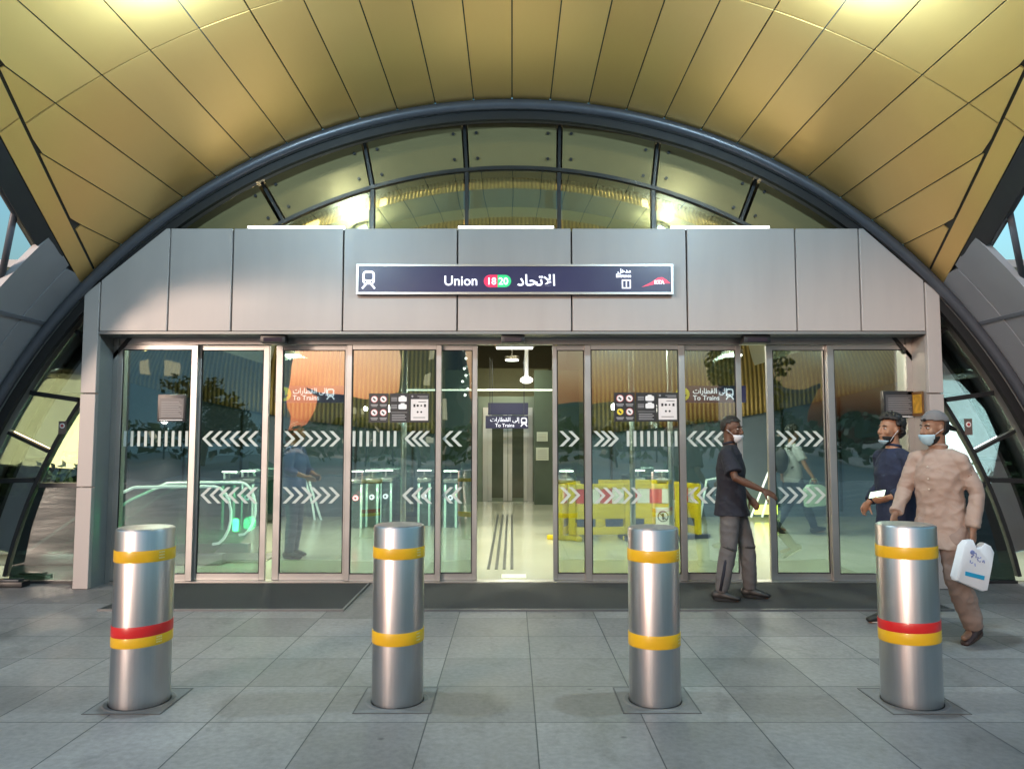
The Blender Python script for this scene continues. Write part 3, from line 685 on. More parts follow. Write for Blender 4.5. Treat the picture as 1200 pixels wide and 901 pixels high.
# ------------------------------------------------------------------ notices stuck on the panes and small screens
NB = mat('notice_black', (.02, .02, .022), .45); GREYT = mat('notice_grey_print', (.3, .3, .31), .5); NY = mat('notice_yellow', (.75, .62, .05), .5); NRD = mat('notice_red', (.5, .05, .05), .5)
def notice(u0, v0, u1, v1, label, yellow_i):
    y = YD - .008
    xa, zb = zx(u0, v1, y); xb, zt = zx(u1, v0, y); W_, H_ = xb - xa, zt - zb
    t = thing('safety_notice', label, 'notice', (xa, y, zb), group='black safety notices on the glass')
    pw = W_ * .325
    for k, (fx, nm) in enumerate(((0, 'prohibition_panel'), (.345, 'camera_panel'), (.675, 'white_panel'))):
        a = fx * W_
        o = MB().box(a, a + pw, 0, .003, 0, H_).build(nm, NB, t)
        if k == 0:
            for q, (ix, iz) in enumerate(((.28, .8), (.74, .8), (.28, .34), (.74, .34))):
                c = (a + pw * ix, H_ * iz); r = pw * .18
                MB().prism(disc(*c, r), -.002, -.0003).build('symbol', NRD if q != yellow_i else NB, o)
                m = MB(); m.prism(disc(*c, r * .86), -.0036, -.0023); m.build('symbol_disc', WHITE if q != yellow_i else NY, o)
                m = MB(); m.bar((c[0] - r * .35, -.0044, c[1] + r * .3), (c[0] + r * .3, -.0044, c[1] - r * .35), r * .4, .0012, (0, 1, 0)); m.build('symbol_mark', NB, o)
                m = MB(); m.box(c[0] - r, c[0] + r, -.0015, -.0003, c[1] - r * 1.75, c[1] - r * 1.45); m.box(c[0] - r * .8, c[0] + r * .8, -.0015, -.0003, c[1] - r * 2.1, c[1] - r * 1.88); m.build('small_print', GREYT, o)
        elif k == 1:
            for iz in (.8, .54):
                c = (a + pw * .66, H_ * iz)
                m = MB(); m.prism(rrect(c[0], c[1], pw * .42, H_ * .17, pw * .06), -.002, -.0003); m.prism(rrect(c[0], c[1] + H_ * .1, pw * .2, H_ * .05, pw * .02), -.0021, -.0003); m.build('camera_symbol', WHITE, o)
                m = MB()
                for j in range(3): m.box(a + pw * .08, a + pw * .38, -.0015, -.0003, c[1] + H_ * (.04 - .05 * j), c[1] + H_ * (.065 - .05 * j))
                m.build('small_print', GREYT, o)
            m = MB()
            m.box(a + pw * .08, a + pw * .9, -.0015, -.0003, H_ * .34, H_ * .355)
            for j in range(4): m.box(a + pw * .12, a + pw * (.85 - .07 * (j % 2)), -.0015, -.0003, H_ * (.07 + .06 * j), H_ * (.095 + .06 * j))
            m.build('small_print', GREYT, o)
        else:
            m = MB(); m.box(a + pw * .07, a + pw * .95, -.002, -.0003, H_ * .07, H_ * .8); m.build('white_field', mat('notice_white', (.72, .69, .68), .5), o)
            m = MB(); m.prism(disc(a + pw * .14, H_ * .9, pw * .05), -.002, -.0003); m.box(a + pw * .4, a + pw * .93, -.0015, -.0003, H_ * .89, H_ * .91); m.box(a + pw * .5, a + pw * .93, -.0015, -.0003, H_ * .85, H_ * .87); m.build('small_print', GREYT, o)
            m = MB()
            for ix, iz, r in ((.42, .58, .06), (.6, .58, .045), (.42, .36, .05), (.6, .36, .05)): m.prism(disc(a + pw * ix, H_ * iz, pw * r), -.0035, -.0022)
            m.box(a + pw * .2, a + pw * .3, -.0035, -.0022, H_ * .53, H_ * .63); m.box(a + pw * .74, a + pw * .84, -.0035, -.0022, H_ * .53, H_ * .63)
            m.box(a + pw * .2, a + pw * .8, -.0035, -.0022, H_ * .16, H_ * .18); m.box(a + pw * .45, a + pw * .85, -.0035, -.0022, H_ * .7, H_ * .72)
            m.build('icons', NB, o)
notice(432, 461, 503, 495, 'black notice strip with white field on the pane left of the open door', 9)
notice(720, 460, 794, 494, 'black notice strip with yellow warning disc right of the open door', 2)
def screen(u0, v0, u1, v1, label):
    y = YD - .03
    xa, zb = zx(u0, v1, y); xb, zt = zx(u1, v0, y)
    t = thing('notice_board', label, 'notice board', (xa, y, zb), group='small dark boards on the end panes'); W_, H_ = xb - xa, zt - zb
    MB().box(0, W_, 0, .03, 0, H_).bevel(.006).build('frame', BLACK, t, 'auto')
    MB().box(W_ * .07, W_ * .93, -.003, -.0004, H_ * .12, H_ * .86).build('sheet', mat('board_sheet', (.075, .075, .08), .3), t)
    m = MB()
    for j in range(9): m.box(W_ * .14, W_ * (.86 - .05 * (j * 7 % 3)), -.0045, -.0033, H_ * (.2 + .065 * j), H_ * (.215 + .065 * j))
    m.build('small_print', GREYT, t)
    m = MB(); m.box(W_ * .08, W_ * .9, -.003, -.0004, H_ * .045, H_ * .075); m.build('caption', WHITE, t)
screen(184, 462, 218, 494, 'small dark board on the left end pane behind the first bollard')
screen(1036, 458, 1073, 490, 'small dark board on the right end pane above the man in navy')
# orange poster on the return of the right column
x, z = zx(1083, 474, YP + .2)
t = thing('orange_poster', 'small orange poster on the inner side of the right column', 'poster', (4.385, YP + .2, 1.93))
MB().box(-.008, -.0, -.11, .11, -.13, .13).build('backing', mat('poster_brown', (.16, .07, .02), .5), t); MB().box(-.012, -.0085, -.085, .085, -.1, .1).build('print', mat('poster_orange', (.65, .3, .03), .5, vary=.4, scale=18), t)
# ------------------------------------------------------------------ mats
MATT = mat('mat_grey', (.036, .036, .037), .9, vary=.2, scale=30, bump=.5, bscale=220)
for x0, x1, lab in ((-3.75, -1.52, 'dark grey entrance mat before the left doors, shorter of two'), (-1.04, 4.0, 'long dark grey entrance mat under the man at the door')):
    t = thing('entrance_mat', lab, 'mat', ((x0 + x1) / 2, 7.55, 0), group='entrance mats'); h = (x1 - x0) / 2
    MB().box(-h + .02, h - .02, -.61, .62, .002, .016).build('pile', MATT, t)
    m = MB(); m.box(-h, h, -.635, -.611, .0, .019); m.box(-h, -h + .019, -.61, .63, 0, .019); m.box(h - .019, h, -.61, .63, 0, .019); m.build('edging', mat('mat_edging', (.16, .16, .16), .5, .5), t)
# ------------------------------------------------------------------ bollards
YEL = mat('yellow_tape', (.88, .50, .012), .38, vary=.05, coat=.2); RED = mat('red_tape', (.72, .02, .02), .35, vary=.05, coat=.2); HAZ = mat('tape_pale_marks', (.9, .75, .35), .4)
CONC = mat('bollard_grout', (.235,.215,.20), .75, vary=.18, scale=9, bump=.3, bscale=60)
def bollard(x, y, r, h, bands, label, rz, lean=(0, 0)):
    t = thing('bollard', label, 'bollard', (x, y, 0), rz, group='steel bollards across the entrance')
    m = MB(); m.lathe([(r, .0), (r, h - .012), (r - .004, h - .003), (r - .012, h)], 64); m.build('post', STEEL, t, 'auto')
    m = MB(); m.lathe([(r - .013, h - .012), (r - .013, h + .002), (.02, h + .004), (.0, h + .004)], 48); m.build('cap', STEEL, t, 'auto')
    for z0, z1, mm, tilt in bands:
        m = MB(); m.lathe([(r + .0022, z0), (r + .0032, z0 + .002), (r + .0032, z1 - .002), (r + .0022, z1)], 64)
        for v in m.bm.verts: v.co.z += tilt * v.co.x / r
        b = m.build('tape_band', mm, t, 'auto')
        if mm is YEL:
            m = MB(); a0 = R(-38) - rz
            for k in range(3):
                zz = z0 + (z1 - z0) * (.25 + .25 * k)
                for i in range(3):
                    a = a0 + R(4.2) * i; q = a + R(3.4)
                    pa = Vector((math.cos(a), math.sin(a), 0)) * (r + .0038); pb = Vector((math.cos(q), math.sin(q), 0)) * (r + .0038)
                    ta, tb = tilt * pa.x / r, tilt * pb.x / r
                    m.quad(pa + Vector((0, 0, zz + ta)), pb + Vector((0, 0, zz + tb)), pb + Vector((0, 0, zz + .006 + tb)), pa + Vector((0, 0, zz + .006 + ta)))
            m.build('tape_marks', HAZ, b)
    m = MB(); m.lathe([(r + .006, .0032), (r + .03, .006), (r + .04, .0032)], 48); m.build('collar', CONC, t)
    m = MB(); s = .215; m.box(-s, s, -s, s, .0008, .003); o = m.build('base_slab', CONC, t)
    o.rotation_euler = (0, 0, -rz)
    m = MB()
    for a, b, c, d in ((-s - .008, s + .008, -s - .008, -s), (-s - .008, s + .008, s, s + .008), (-s - .008, -s, -s + .0005, s - .0005), (s, s + .008, -s + .0005, s - .0005)): m.box(a, b, c, d, .0005, .004)
    q = m.build('base_joint', mat('joint_dark', (.12, .112, .105), .8), t); q.rotation_euler = (0, 0, -rz)
    return t
HB = 1.02
bollard(-2.21, 4.585, .166, HB, [(.832, .90, YEL, .003), (.348, .405, YEL, .008), (.4055, .468, RED, .008)], 'leftmost steel bollard with red and yellow bands at mid height', .3)
bollard(-.683, 4.6, .152, HB + .015, [(.846, .91, YEL, 0), (.354, .427, YEL, .004)], 'steel bollard with two yellow bands, left of the open door', 1.1)
bollard(.853, 4.6, .152, HB, [(.827, .896, YEL, 0), (.33, .407, YEL, -.003)], 'steel bollard with two yellow bands, before the yellow barriers', 2.0)
bollard(2.375, 4.585, .167, HB + .02, [(.851, .92, YEL, -.004), (.362, .429, YEL, -.008), (.4295, .487, RED, -.008)], 'rightmost steel bollard with red and yellow bands, before the two walkers', 2.7)
# dark box on the floor by the left end glass
x, y = at(14, 660, 8.05).x, 8.05
t = thing('floor_box', 'low dark box on the paving by the left end glass', 'box', (x, y, 0))
MB().box(-.2, .16, -.07, .07, .0, .06).bevel(.01).build('body', BLACK, t, 'auto'); MB().box(-.15, .11, -.05, .05, .0605, .08).bevel(.006).build('lid', DARKM, t, 'auto')
# ------------------------------------------------------------------ concourse behind the doors
FLOORM = mat('polished_floor', (.47, .475, .385), .16, vary=.05, scale=.8, rvary=.06)
m = MB(); m.quad((-14, YD + .1, .004), (14, YD + .1, .004), (14, 22, .004), (-14, 22, .004))
tag(m.build('concourse_floor', FLOORM), kind='structure')
WALLB = mat('wall_blue_grey', (.10, .14, .19), .3, vary=.15, scale=.8); WALLO = mat('wall_olive', (.12, .11, .06), .6, vary=.15, scale=1)
YB = 15.2
for x0, x1 in ((-14, -1.55), (1.55, 14)):
    m = MB(); m.box(x0, x1, YB, YB + .2, 0, 4.2); tag(m.build('back_wall', WALLB), kind='structure')
    for k in range(10):
        pass
m = MB(); m.box(-14.2, -14, YD + .3, 22, 0, 3.7); tag(m.build('side_wall', WALLO), kind='structure')
m = MB(); m.box(14, 14.2, YD + .3, 22, 0, 3.7); tag(m.build('side_wall', WALLO), kind='structure')
m = MB(); m.prism(arcpts(6.26, R(-60), R(60), 24), 22, 22.2); tag(m.build('far_wall', WALLO), kind='structure'); m = MB(); m.box(-14, 14, 22.21, 22.3, 0, 3.7); tag(m.build('far_wall', WALLO), kind='structure')
for sx in (-1, 1):
    m = MB(); m.box(min(sx * 4.25, sx * 14.2), max(sx * 4.25, sx * 14.2), YD + .6, 22.2, 3.6, 3.69); tag(m.build('roof_slab', mat('wing_ceiling_pale', (.42, .44, .44), .6)), kind='structure')
    m = MB(); m.box(min(sx * 6.3, sx * 14.2), max(sx * 6.3, sx * 14.2), YD + .35, YD + .55, 0, 3.7); tag(m.build('front_wall', WALLO), kind='structure')
m = MB(); sheet(m, lambda y: R(50), 6.18, 6.26, YD + .1, 22.0, 6, 40); tag(m.build('hall_shell', mat('hall_shell_grey', (.36, .36, .33), .6)), kind='structure')
for sx in (-1, 1):
    m = MB(); m.box(min(sx * 1.6, sx * 1.75), max(sx * 1.6, sx * 1.75), YB + .2, 22, 0, 5); tag(m.build('recess_wall', WALLO), kind='structure')
# ribbed gold ceiling that sweeps down to the back
def ceil_mat():
    m = bpy.data.materials.new('ribbed_gold_ceiling'); nt, N, L, b = nodes(m)
    uv = N.new('ShaderNodeUVMap')
    sp = N.new('ShaderNodeSeparateXYZ'); L.new(uv.outputs[0], sp.inputs[0])
    n1 = N.new('ShaderNodeTexNoise'); n1.inputs['Scale'].default_value = 1; n1.inputs['Detail'].default_value = 2
    mp = N.new('ShaderNodeMapping'); mp.inputs['Scale'].default_value = (260, 3, 1); L.new(uv.outputs[0], mp.inputs[0]); L.new(mp.outputs[0], n1.inputs[0])
    wv = N.new('ShaderNodeMath'); wv.operation = 'SINE'; mu = N.new('ShaderNodeMath'); mu.operation = 'MULTIPLY'; mu.inputs[1].default_value = 1500
    L.new(sp.outputs[0], mu.inputs[0]); L.new(mu.outputs[0], wv.inputs[0])
    ad = N.new('ShaderNodeMapRange'); ad.inputs[1].default_value = -1; L.new(wv.outputs[0], ad.inputs[0])
    nr = N.new('ShaderNodeMapRange'); nr.inputs[3].default_value = .35; nr.inputs[4].default_value = .65; L.new(n1.outputs['Fac'], nr.inputs[0]); mm = N.new('ShaderNodeMath'); mm.operation = 'MULTIPLY'; L.new(ad.outputs[0], mm.inputs[0]); L.new(nr.outputs[0], mm.inputs[1])
    mx = N.new('ShaderNodeMix'); mx.data_type = 'RGBA'; mx.inputs[6].default_value = (.11, .078, .028, 1); mx.inputs[7].default_value = (.5, .355, .13, 1)
    mr = N.new('ShaderNodeMapRange'); mr.inputs[2].default_value = .6; L.new(mm.outputs[0], mr.inputs[0]); L.new(mr.outputs[0], mx.inputs[0])
    L.new(mx.outputs[2], b.inputs['Base Color']); b.inputs['Metallic'].default_value = .5; b.inputs['Roughness'].default_value = .45
    bp = N.new('ShaderNodeBump'); bp.inputs['Strength'].default_value = .6; bp.inputs['Distance'].default_value = .02; L.new(ad.outputs[0], bp.inputs['Height']); L.new(bp.outputs[0], b.inputs['Normal'])
    return m
def ceil_pt(u, t):
    """u across -1..1, t 0 front .. 1 back edge"""
    x = u * (5.3 + 5.2 * math.sin(t * math.pi / 2))
    z0 = math.sqrt(max(0, 5.62 ** 2 - (u * 5.0) ** 2)) + VC; ze = 1.62 + .018 * x * x
    a = t * math.pi / 2
    return Vector((x, YG + .5 + (YB - .1 - YG - .5) * math.sin(a), ze + (max(z0, ze * .4 + 1.5) - ze) * math.cos(a) ** .8))
me = bpy.data.meshes.new('ribbed_ceiling'); bm = bmesh.new(); uvl = bm.loops.layers.uv.new('UVMap')
NU, NT = 96, 40; G = [[bm.verts.new(ceil_pt(-1 + 2 * i / NU, j / NT)) for i in range(NU + 1)] for j in range(NT + 1)]
for j in range(NT):
    for i in range(NU):
        c = (G[j][i].co + G[j + 1][i + 1].co) / 2
        if abs(c.x) < 1.45 and c.z < 3.55: continue
        f = bm.faces.new([G[j][i], G[j][i + 1], G[j + 1][i + 1], G[j + 1][i]]); f.smooth = True
        for l, (a, b) in zip(f.loops, ((i, j), (i + 1, j), (i + 1, j + 1), (i, j + 1))): l[uvl].uv = (a / NU, b / NT)
bmesh.ops.recalc_face_normals(bm, faces=bm.faces[:]); bm.to_mesh(me); bm.free(); me.materials.append(ceil_mat())
o = bpy.data.objects.new('ribbed_ceiling', me); COL.objects.link(o); tag(o, kind='structure')
md = o.modifiers.new('thickness', 'SOLIDIFY'); md.thickness = .05; md.offset = 0
# bright inset light strips between the ribs, as real lit slots a little below the ceiling
SLOT = mat('ceiling_light_slot', (.9, .7, .3), .5, emit=(1, .68, .22), es=1.1, vary=.3, scale=20)
rng = random.Random(11)
for (u, t0, t1, w_) in ((-.72, .12, .42, .016), (-.64, .02, .3, .022), (-.585, .10, .3, .01), (-.45, .0, .2, .014), (-.36, 0, .24, .02), (-.29, .0, .2, .007), (.3, 0, .14, .006), (.47, .02, .18, .012), (.66, .05, .2, .012)):
    m = MB(); n = 10
    pr = None
    for i in range(n + 1):
        t = t0 + (t1 - t0) * i / n; a, b = ceil_pt(u - w_, t), ceil_pt(u + w_, t)
        d = (ceil_pt(u + w_, t) - ceil_pt(u - w_, t)).cross(ceil_pt(u, min(1, t + .02)) - ceil_pt(u, max(0, t - .02))).normalized()
        if d.z > 0: d = -d
        ring_ = [m.bm.verts.new(v) for v in (a + d * .04, b + d * .04, b + d * .07, a + d * .07)]
        if pr:
            for k in range(4): m.bm.faces.new([pr[k], pr[(k + 1) % 4], ring_[(k + 1) % 4], ring_[k]])
        else: m.bm.faces.new(ring_)
        pr = ring_
    m.bm.faces.new(pr[::-1]); o = m.build('ceiling_light', SLOT); tag(o, 'warm lit slot in the ribbed gold ceiling', 'ceiling light', 'lit slots in the ribbed ceiling')
# pale arch beam just behind the glass
m = MB(); ring(m, R(-46), R(46), YG + .22, YG + .6, 5.2, 5.42, 60); tag(m.build('arch_beam', mat('beam_grey_green', (.26, .30, .28), .5)), 'pale grey arch beam behind the fanlight glass', 'beam')
# linear lamps inside the door head
for i, (u0, u1) in enumerate(((228, 282), (345, 404), (455, 520), (580, 626), (692, 742), (806, 852))):
    x0, x1 = at(u0, 408, 9.3).x, at(u1, 408, 9.3).x; z = at(600, 408, 9.3).z
    t = thing('linear_lamp', ('thin white linear lamp inside above the %s' % ('left door', 'left door gap', 'left notice pane', 'open middle door', 'right notice pane', 'man in black')[i]), 'light', ((x0 + x1) / 2, 9.3, z), group='linear lamps inside the doors'); h = (x1 - x0) / 2
    MB().box(-h, h, -.05, .05, .012, .05).build('housing', ALU, t); MB().box(-h + .02, h - .02, -.03, .03, -.01, .011).build('tube', LAMP, t)
    MB().box(-.006, .006, -.006, .006, .051, max(.1, 4.2 - z)).build('hanger', ALU, t)
# interior lighting (fixtures hang under the ceiling)
def pendant(x, y, z, power, colr, label):
    t = thing('ceiling_lamp', label, 'light', (x, y, z), group='lamps hanging in the concourse')
    m = MB(); m.tube([(0, 0, .02), (0, 0, .1)], .17, 20); m.build('housing', ALU, t, 'auto'); m = MB(); m.tube([(0, 0, .0), (0, 0, .019)], .15, 20); m.build('diffuser', LAMPG, t)
    m = MB(); m.tube([(0, 0, .1), (0, 0, max(.2, 5.0 - z))], .008, 6); m.build('rod', ALU, t)
    area('concourse_light', (0, 0, -.03), .5, power, colr).parent = t
GRN = (.95, 1, .78)
for x, y, p in ((-4.2, 9.6, 16), (-1.5, 9.7, 20), (1.6, 9.7, 22), (4.2, 9.6, 17), (-3.6, 12.2, 20), (3.6, 12.2, 24), (0, 12.6, 22), (0, 17.2, 9)):
    pendant(x, y, 3.35 - (.45 if abs(x) > 3 else 0), p, GRN, 'round ceiling lamp of the concourse, lighting the polished floor')
# tactile strips on the floor
m = MB(); y0 = 9.1; y1 = 15.6
for k in range(4):
    x = -.30 + .13 * k * .72; m.box(x, x + .036, y0, y1, .005, .009)
tag(m.build('tactile_strips', mat('strip_dark', (.045, .05, .045), .5)), kind='structure')
m = MB(); m.box(-.12, .16, 8.5, 8.75, .005, .009); tag(m.build('floor_plate', mat('plate_pale', (.75, .75, .6), .3)), kind='structure')
# elevator in the recess
el = thing('elevator', 'steel elevator with two glazed leaves behind the open middle door', 'elevator', (at(595, 560, 18.8).x, 18.8, 0))
m = MB(); m.box(-.75, .75, .06, 1.5, 0, 2.62); m.build('shaft_front', mat('shaft_grey', (.2, .24, .2), .35, .5), el)
m = MB(); m.box(-.62, -.5, -.02, .05, 0, 2.2); m.box(.5, .62, -.02, .05, 0, 2.2); m.box(-.62, .62, -.02, .05, 2.201, 2.34); m.build('door_surround', STEEL, el)
for sg in (-1, 1):
    m = MB(); a, b = sg * .01, sg * .495
    m.box(min(a, a + sg * .1), max(a, a + sg * .1), 0, .04, .02, 2.18); m.box(min(b - sg * .1, b), max(b - sg * .1, b), 0, .04, .02, 2.18); d = m.build('door_leaf', STEEL, el)
    m = MB(); m.box(min(a + sg * .1, b - sg * .1), max(a + sg * .1, b - sg * .1), .012, .03, .1, 2.1); m.build('pane', mat('lift_glass', (.06, .07, .05), .1, spec=.6), d)
m = MB(); m.box(.72, .78, -.03, .055, .95, 1.25); m.build('call_panel', STEEL, el)
for k, (z0, z1, wd) in enumerate(((1.05, 1.35, .3), (1.5, 1.72, .26))):
    x = at(648 - 12, 530, 17.6).x
    t = thing('wall_notice', ('larger pale notice right of the elevator' if k == 0 else 'smaller pale notice above another, right of the elevator'), 'notice', (.72, 17.9, z0), group='pale notices by the elevator')
    MB().box(-wd / 2, wd / 2, 0, .03, 0, z1 - z0).build('board', mat('notice_pale', (.5, .55, .48), .5), t)
    m = MB()
    for j in range(5): m.box(-wd * .36, wd * .36, -.004, -.0005, (z1 - z0) * (.15 + .15 * j), (z1 - z0) * (.19 + .15 * j))
    m.build('small_print', GREYT, t)
m = MB(); m.box(.53, 1.6, 17.93, 18.03, 0, 3.2); tag(m.build('side_panel_wall', mat('wall_dark_green', (.05, .075, .055), .4)), kind='structure')
m = MB(); m.box(-1.6, -.95, 17.93, 18.03, 0, 3.2); tag(m.build('side_panel_wall', mat('wall_dark_green', (.05, .075, .055), .4)), kind='structure')
# overhead navy boards by the elevator
def dsign(x0, x1, z0, z1, y, label, cat='sign'):
    t = thing('direction_sign', label, cat, ((x0 + x1) / 2, y, z0), group='navy direction signs inside')
    h = (x1 - x0) / 2; H_ = z1 - z0
    MB().box(-h, h, 0, .1, 0, H_).build('face', NAVY, t)
    for sg in (-1, 1): MB().box(sg * h * .8 - .008, sg * h * .8 + .008, .04, .06, H_ + .001, max(H_ + .3, 3.4 - z0)).build('hanger', DARKM, t)
    return t, h, H_
a = at(569, 502, 17); b = at(619, 487, 17)
t, h, H_ = dsign(a.x, b.x, a.z, b.z, 17, 'navy direction sign hanging in front of the elevator')
train_icon(h * .8, H_ / 2, H_ * .7, -.002, t); text_mb('To Trains', .11, -h * .1, -.004, H_ * .12, 'CENTER').build('lettering', SIGNW, t); text_mb(AR_TRAINS, .13, -h * .1, -.004, H_ * .55, 'CENTER').build('lettering', SIGNW, t)
a = at(572, 486, 17.3); b = at(619, 472, 17.3)
t, h, H_ = dsign(a.x, b.x, a.z, b.z, 17.3, 'blank dark box above the sign in front of the elevator'); 
for u0, u1, lab, yx in ((322, 405, 'navy To Trains sign hanging behind the left door', 333), (799, 874, 'navy To Trains sign hanging behind the man in black', 800)):
    Y = 9.0; a = at(u0, 471.5, Y); b = at(u1, 452, Y)
    t, h, H_ = dsign(a.x, b.x, a.z, b.z, Y, lab)
    sc = 2 * h / (u1 - u0)
    cxp = (-h + (yx - u0) * sc)
    MB().prism(disc(cxp, H_ * .5, H_ * .42), -.004, -.0005).build('yellow_disc', SIGNY, t)
    m = MB(); m.bar((cxp, -.0055, H_ * .72), (cxp, -.0055, H_ * .3), .018, .002, (0, 1, 0)); m.bar((cxp - .045, -.0056, H_ * .46), (cxp, -.0056, H_ * .28), .018, .002, (0, 1, 0)); m.bar((cxp + .045, -.0057, H_ * .46), (cxp, -.0057, H_ * .28), .018, .002, (0, 1, 0)); m.build('arrow', NAVY, t)
    lx = -h + ((343 if u0 < 500 else 812) - u0) * sc
    text_mb(AR_TRAINS, .088, lx, -.004, H_ * .54, 'LEFT', .0012, squeeze=.92).build('lettering', SIGNW, t)
    text_mb('To Trains', .082, lx, -.004, H_ * .14, 'LEFT', .001, squeeze=.98).build('lettering', SIGNW, t)
    train_icon(-h + ((387.5 if u0 < 500 else 855) - u0) * sc, H_ * .5, H_ * .66, -.002, t)
# hanging lamp and tension rail seen in the open doorway
x, z0 = zx(617, 449, 12); _, z1 = zx(617, 407, 12)
t = thing('pendant_lamp', 'white stem pendant lamp in the open middle doorway', 'lamp', (x, 12, z0))
m = MB(); m.tube([(0, 0, .1), (0, 0, 5 - z0)], .03, 10); m.build('stem', mat('stem_pale', (.7, .72, .85), .4), t, True); m = MB(); m.lathe([(.05, 0), (.1, .03), (.1, .07), (.06, .1)], 20); m.build('head', LAMP, t, 'auto')
a, b = at(470, 457, 11.5), at(648, 457, 11.5)
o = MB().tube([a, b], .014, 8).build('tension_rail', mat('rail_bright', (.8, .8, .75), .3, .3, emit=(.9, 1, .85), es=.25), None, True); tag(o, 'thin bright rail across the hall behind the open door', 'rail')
# light points string beside the open door
for k, (u, v) in enumerate(((543, 410), (546, 420), (544, 432), (546, 440), (542, 447), (545, 463), (548, 456))):
    p = at(u, v, 13.0); o = MB().ell((0, 0, 0), (.022, .022, .022), n=8, m=6).build('string_light', LAMP, None, True, loc=p); tag(o, 'tiny white bulb of the hanging light string left of the open door', 'bulb', 'bulbs of the light string')
o = MB().tube([at(543, 400, 13.03), at(546, 425, 13.03), at(543, 447, 13.03), at(547, 470, 13.03)], .005, 6).build('light_string_wire', BLACK); tag(o, 'thin dark wire of the light string left of the open door', 'wire')
for i, (u, v, Y) in enumerate(((371, 480, 14), (363.5, 480, 14), (369, 486, 14))):
    pass
# ------------------------------------------------------------------ fare gates
def gate(u, Y, label, red, hgt=.86, wd=.24):
    x = at(u, 590, Y).x
    t = thing('fare_gate', label, 'fare gate', (x, Y, 0), group='fare gates across the concourse')
    m = MB(); m.box(-wd / 2, wd / 2, 0, 1.25, .005, hgt - .08); m.bevel(.03); m.build('cabinet', mat('gate_dark_glass', (.05, .09, .08), .15, .2), t, 'auto')
    m = MB(); m.box(-wd / 2 - .01, wd / 2 + .01, -.03, 1.28, hgt - .079, hgt); m.bevel(.03); m.build('top_plate', STEEL, t, 'auto')
    for sg in (-1, 1):
        m = MB(); m.tube([(sg * wd * .4, -.02, .01), (sg * wd * .4, -.02, hgt - .1)], .022, 10); m.build('end_post', mat('gate_lit_edge', (.6, .8, .7), .2, .4, emit=(.6, 1, .8), es=.12), t, True)
    m = MB(); m.tube([(0, -.05, hgt - .33), (0, -.02, hgt - .33)], .046, 18); m.build('status_light', REDL if red else mat('gate_white', (.8, .8, .85), .4, emit=(.9, .9, 1), es=.4, vary=0), t); m = MB(); m.tube([(0, -.058, hgt - .33), (0, -.051, hgt - .33)], .02, 14); m.build('status_core', BLACK, t)
    m = MB(); m.tube([(0, 0, hgt), (0, 0, hgt + .12)], .014, 8); m.build('reader_post', STEEL, t); m = MB(); m.box(-.12, .12, -.03, .03, hgt + .12, hgt + .14); m.build('reader_arm', LAMPG, t)
    m = MB(); m.quad((wd / 2 + .02, .55, .2), (wd / 2 + .32, .55, .2), (wd / 2 + .28, .55, hgt + .18), (wd / 2 + .02, .55, hgt + .3)); o = m.build('flap', GLASSI, t); md = o.modifiers.new('thickness', 'SOLIDIFY'); md.thickness = .012
for u, Y, lab, rd in ((268, 13.0, 'fare gate left of two behind the left sliding leaf', False), (290, 13.3, 'fare gate right of two behind the left sliding leaf', False), (417, 13.2, 'fare gate with a red ring light left of the notice pane', True), (436, 13.4, 'fare gate second from the left', False), (452, 13.6, 'fare gate third from the left', False), (497, 13.6, 'fare gate fourth from the left', False), (528, 13.3, 'fare gate with a white ring light beside the open door', False), (664, 13.3, 'fare gate with a white ring light behind the left end of the barriers', False), (748, 13.6, 'fare gate behind the red barrier board', False), (776, 13.4, 'fare gate with a white ring light behind the right barriers', False)): gate(u, Y, lab, rd)
# ------------------------------------------------------------------ yellow barriers
YB_ = mat('barrier_yellow', (.66, .50, .012), .45, vary=.05, emit=None); BW = mat('barrier_white', (.75, .75, .72), .5); BR = mat('barrier_red', (.62, .05, .04), .5); BBL = mat('barrier_dark', (.06, .07, .14), .6)
def barrier(x, y, rz, label, L=1.0):
    t = thing('plastic_barrier', label, 'barrier', (x, y, 0), rz, group='yellow plastic barriers'); h = L / 2
    m = MB(); H_ = .86
    m.box(-h, -h + .11, -.03, .03, .08, H_); m.box(h - .11, h, -.03, .03, .08, H_); m.box(-h + .111, h - .111, -.028, .028, .08, .2); m.box(-h + .111, h - .111, -.028, .028, .32, .55); m.box(-.07, .07, -.026, .026, .201, .319)
    m.box(-h + .111, h - .111, -.028, .028, H_ - .08, H_); m.bevel(.012, 2); m.build('frame', YB_, t, 'auto')
    m = MB(); k = 4; wd = (L - .24) / k
    for i in range(k):
        m.mi = i % 2; m.box(-h + .12 + wd * i, -h + .12 + wd * (i + 1) - .001, -.02, .02, .56, H_ - .085)
    m.build('reflective_board', [BR, BW], t)
    m = MB(); m.box(-h + .14, -.09, -.012, .012, .202, .318); m.box(.09, h - .14, -.012, .012, .202, .318); m.build('slot_mesh', BBL, t)
    for sg in (-1, 1):
        m = MB(); m.box(sg * (h - .12) - .05, sg * (h - .12) + .05, -.24, .24, .006, .075); m.bevel(.015); m.build('foot', YB_ if sg < 0 else BBL, t, 'auto')
    return t
def bx(u, Y): return at(u, 600, Y).x
barrier(bx(668, 12.0), 12.05, R(68), 'yellow plastic barrier turned end-on, leftmost of the group')
barrier(bx(703, 11.75), 11.75, R(6), 'yellow plastic barrier with pale board, left of the bollard post')
barrier(bx(760, 11.9), 11.8, R(-4), 'yellow plastic barrier with a red board above a warning sign')
barrier(bx(802, 12.1), 12.15, R(-70), 'yellow plastic barrier turned end-on, rightmost beside the man in black', .9)
barrier(bx(735, 13.0), 12.9, R(0), 'yellow plastic barrier closing the back of the enclosure')
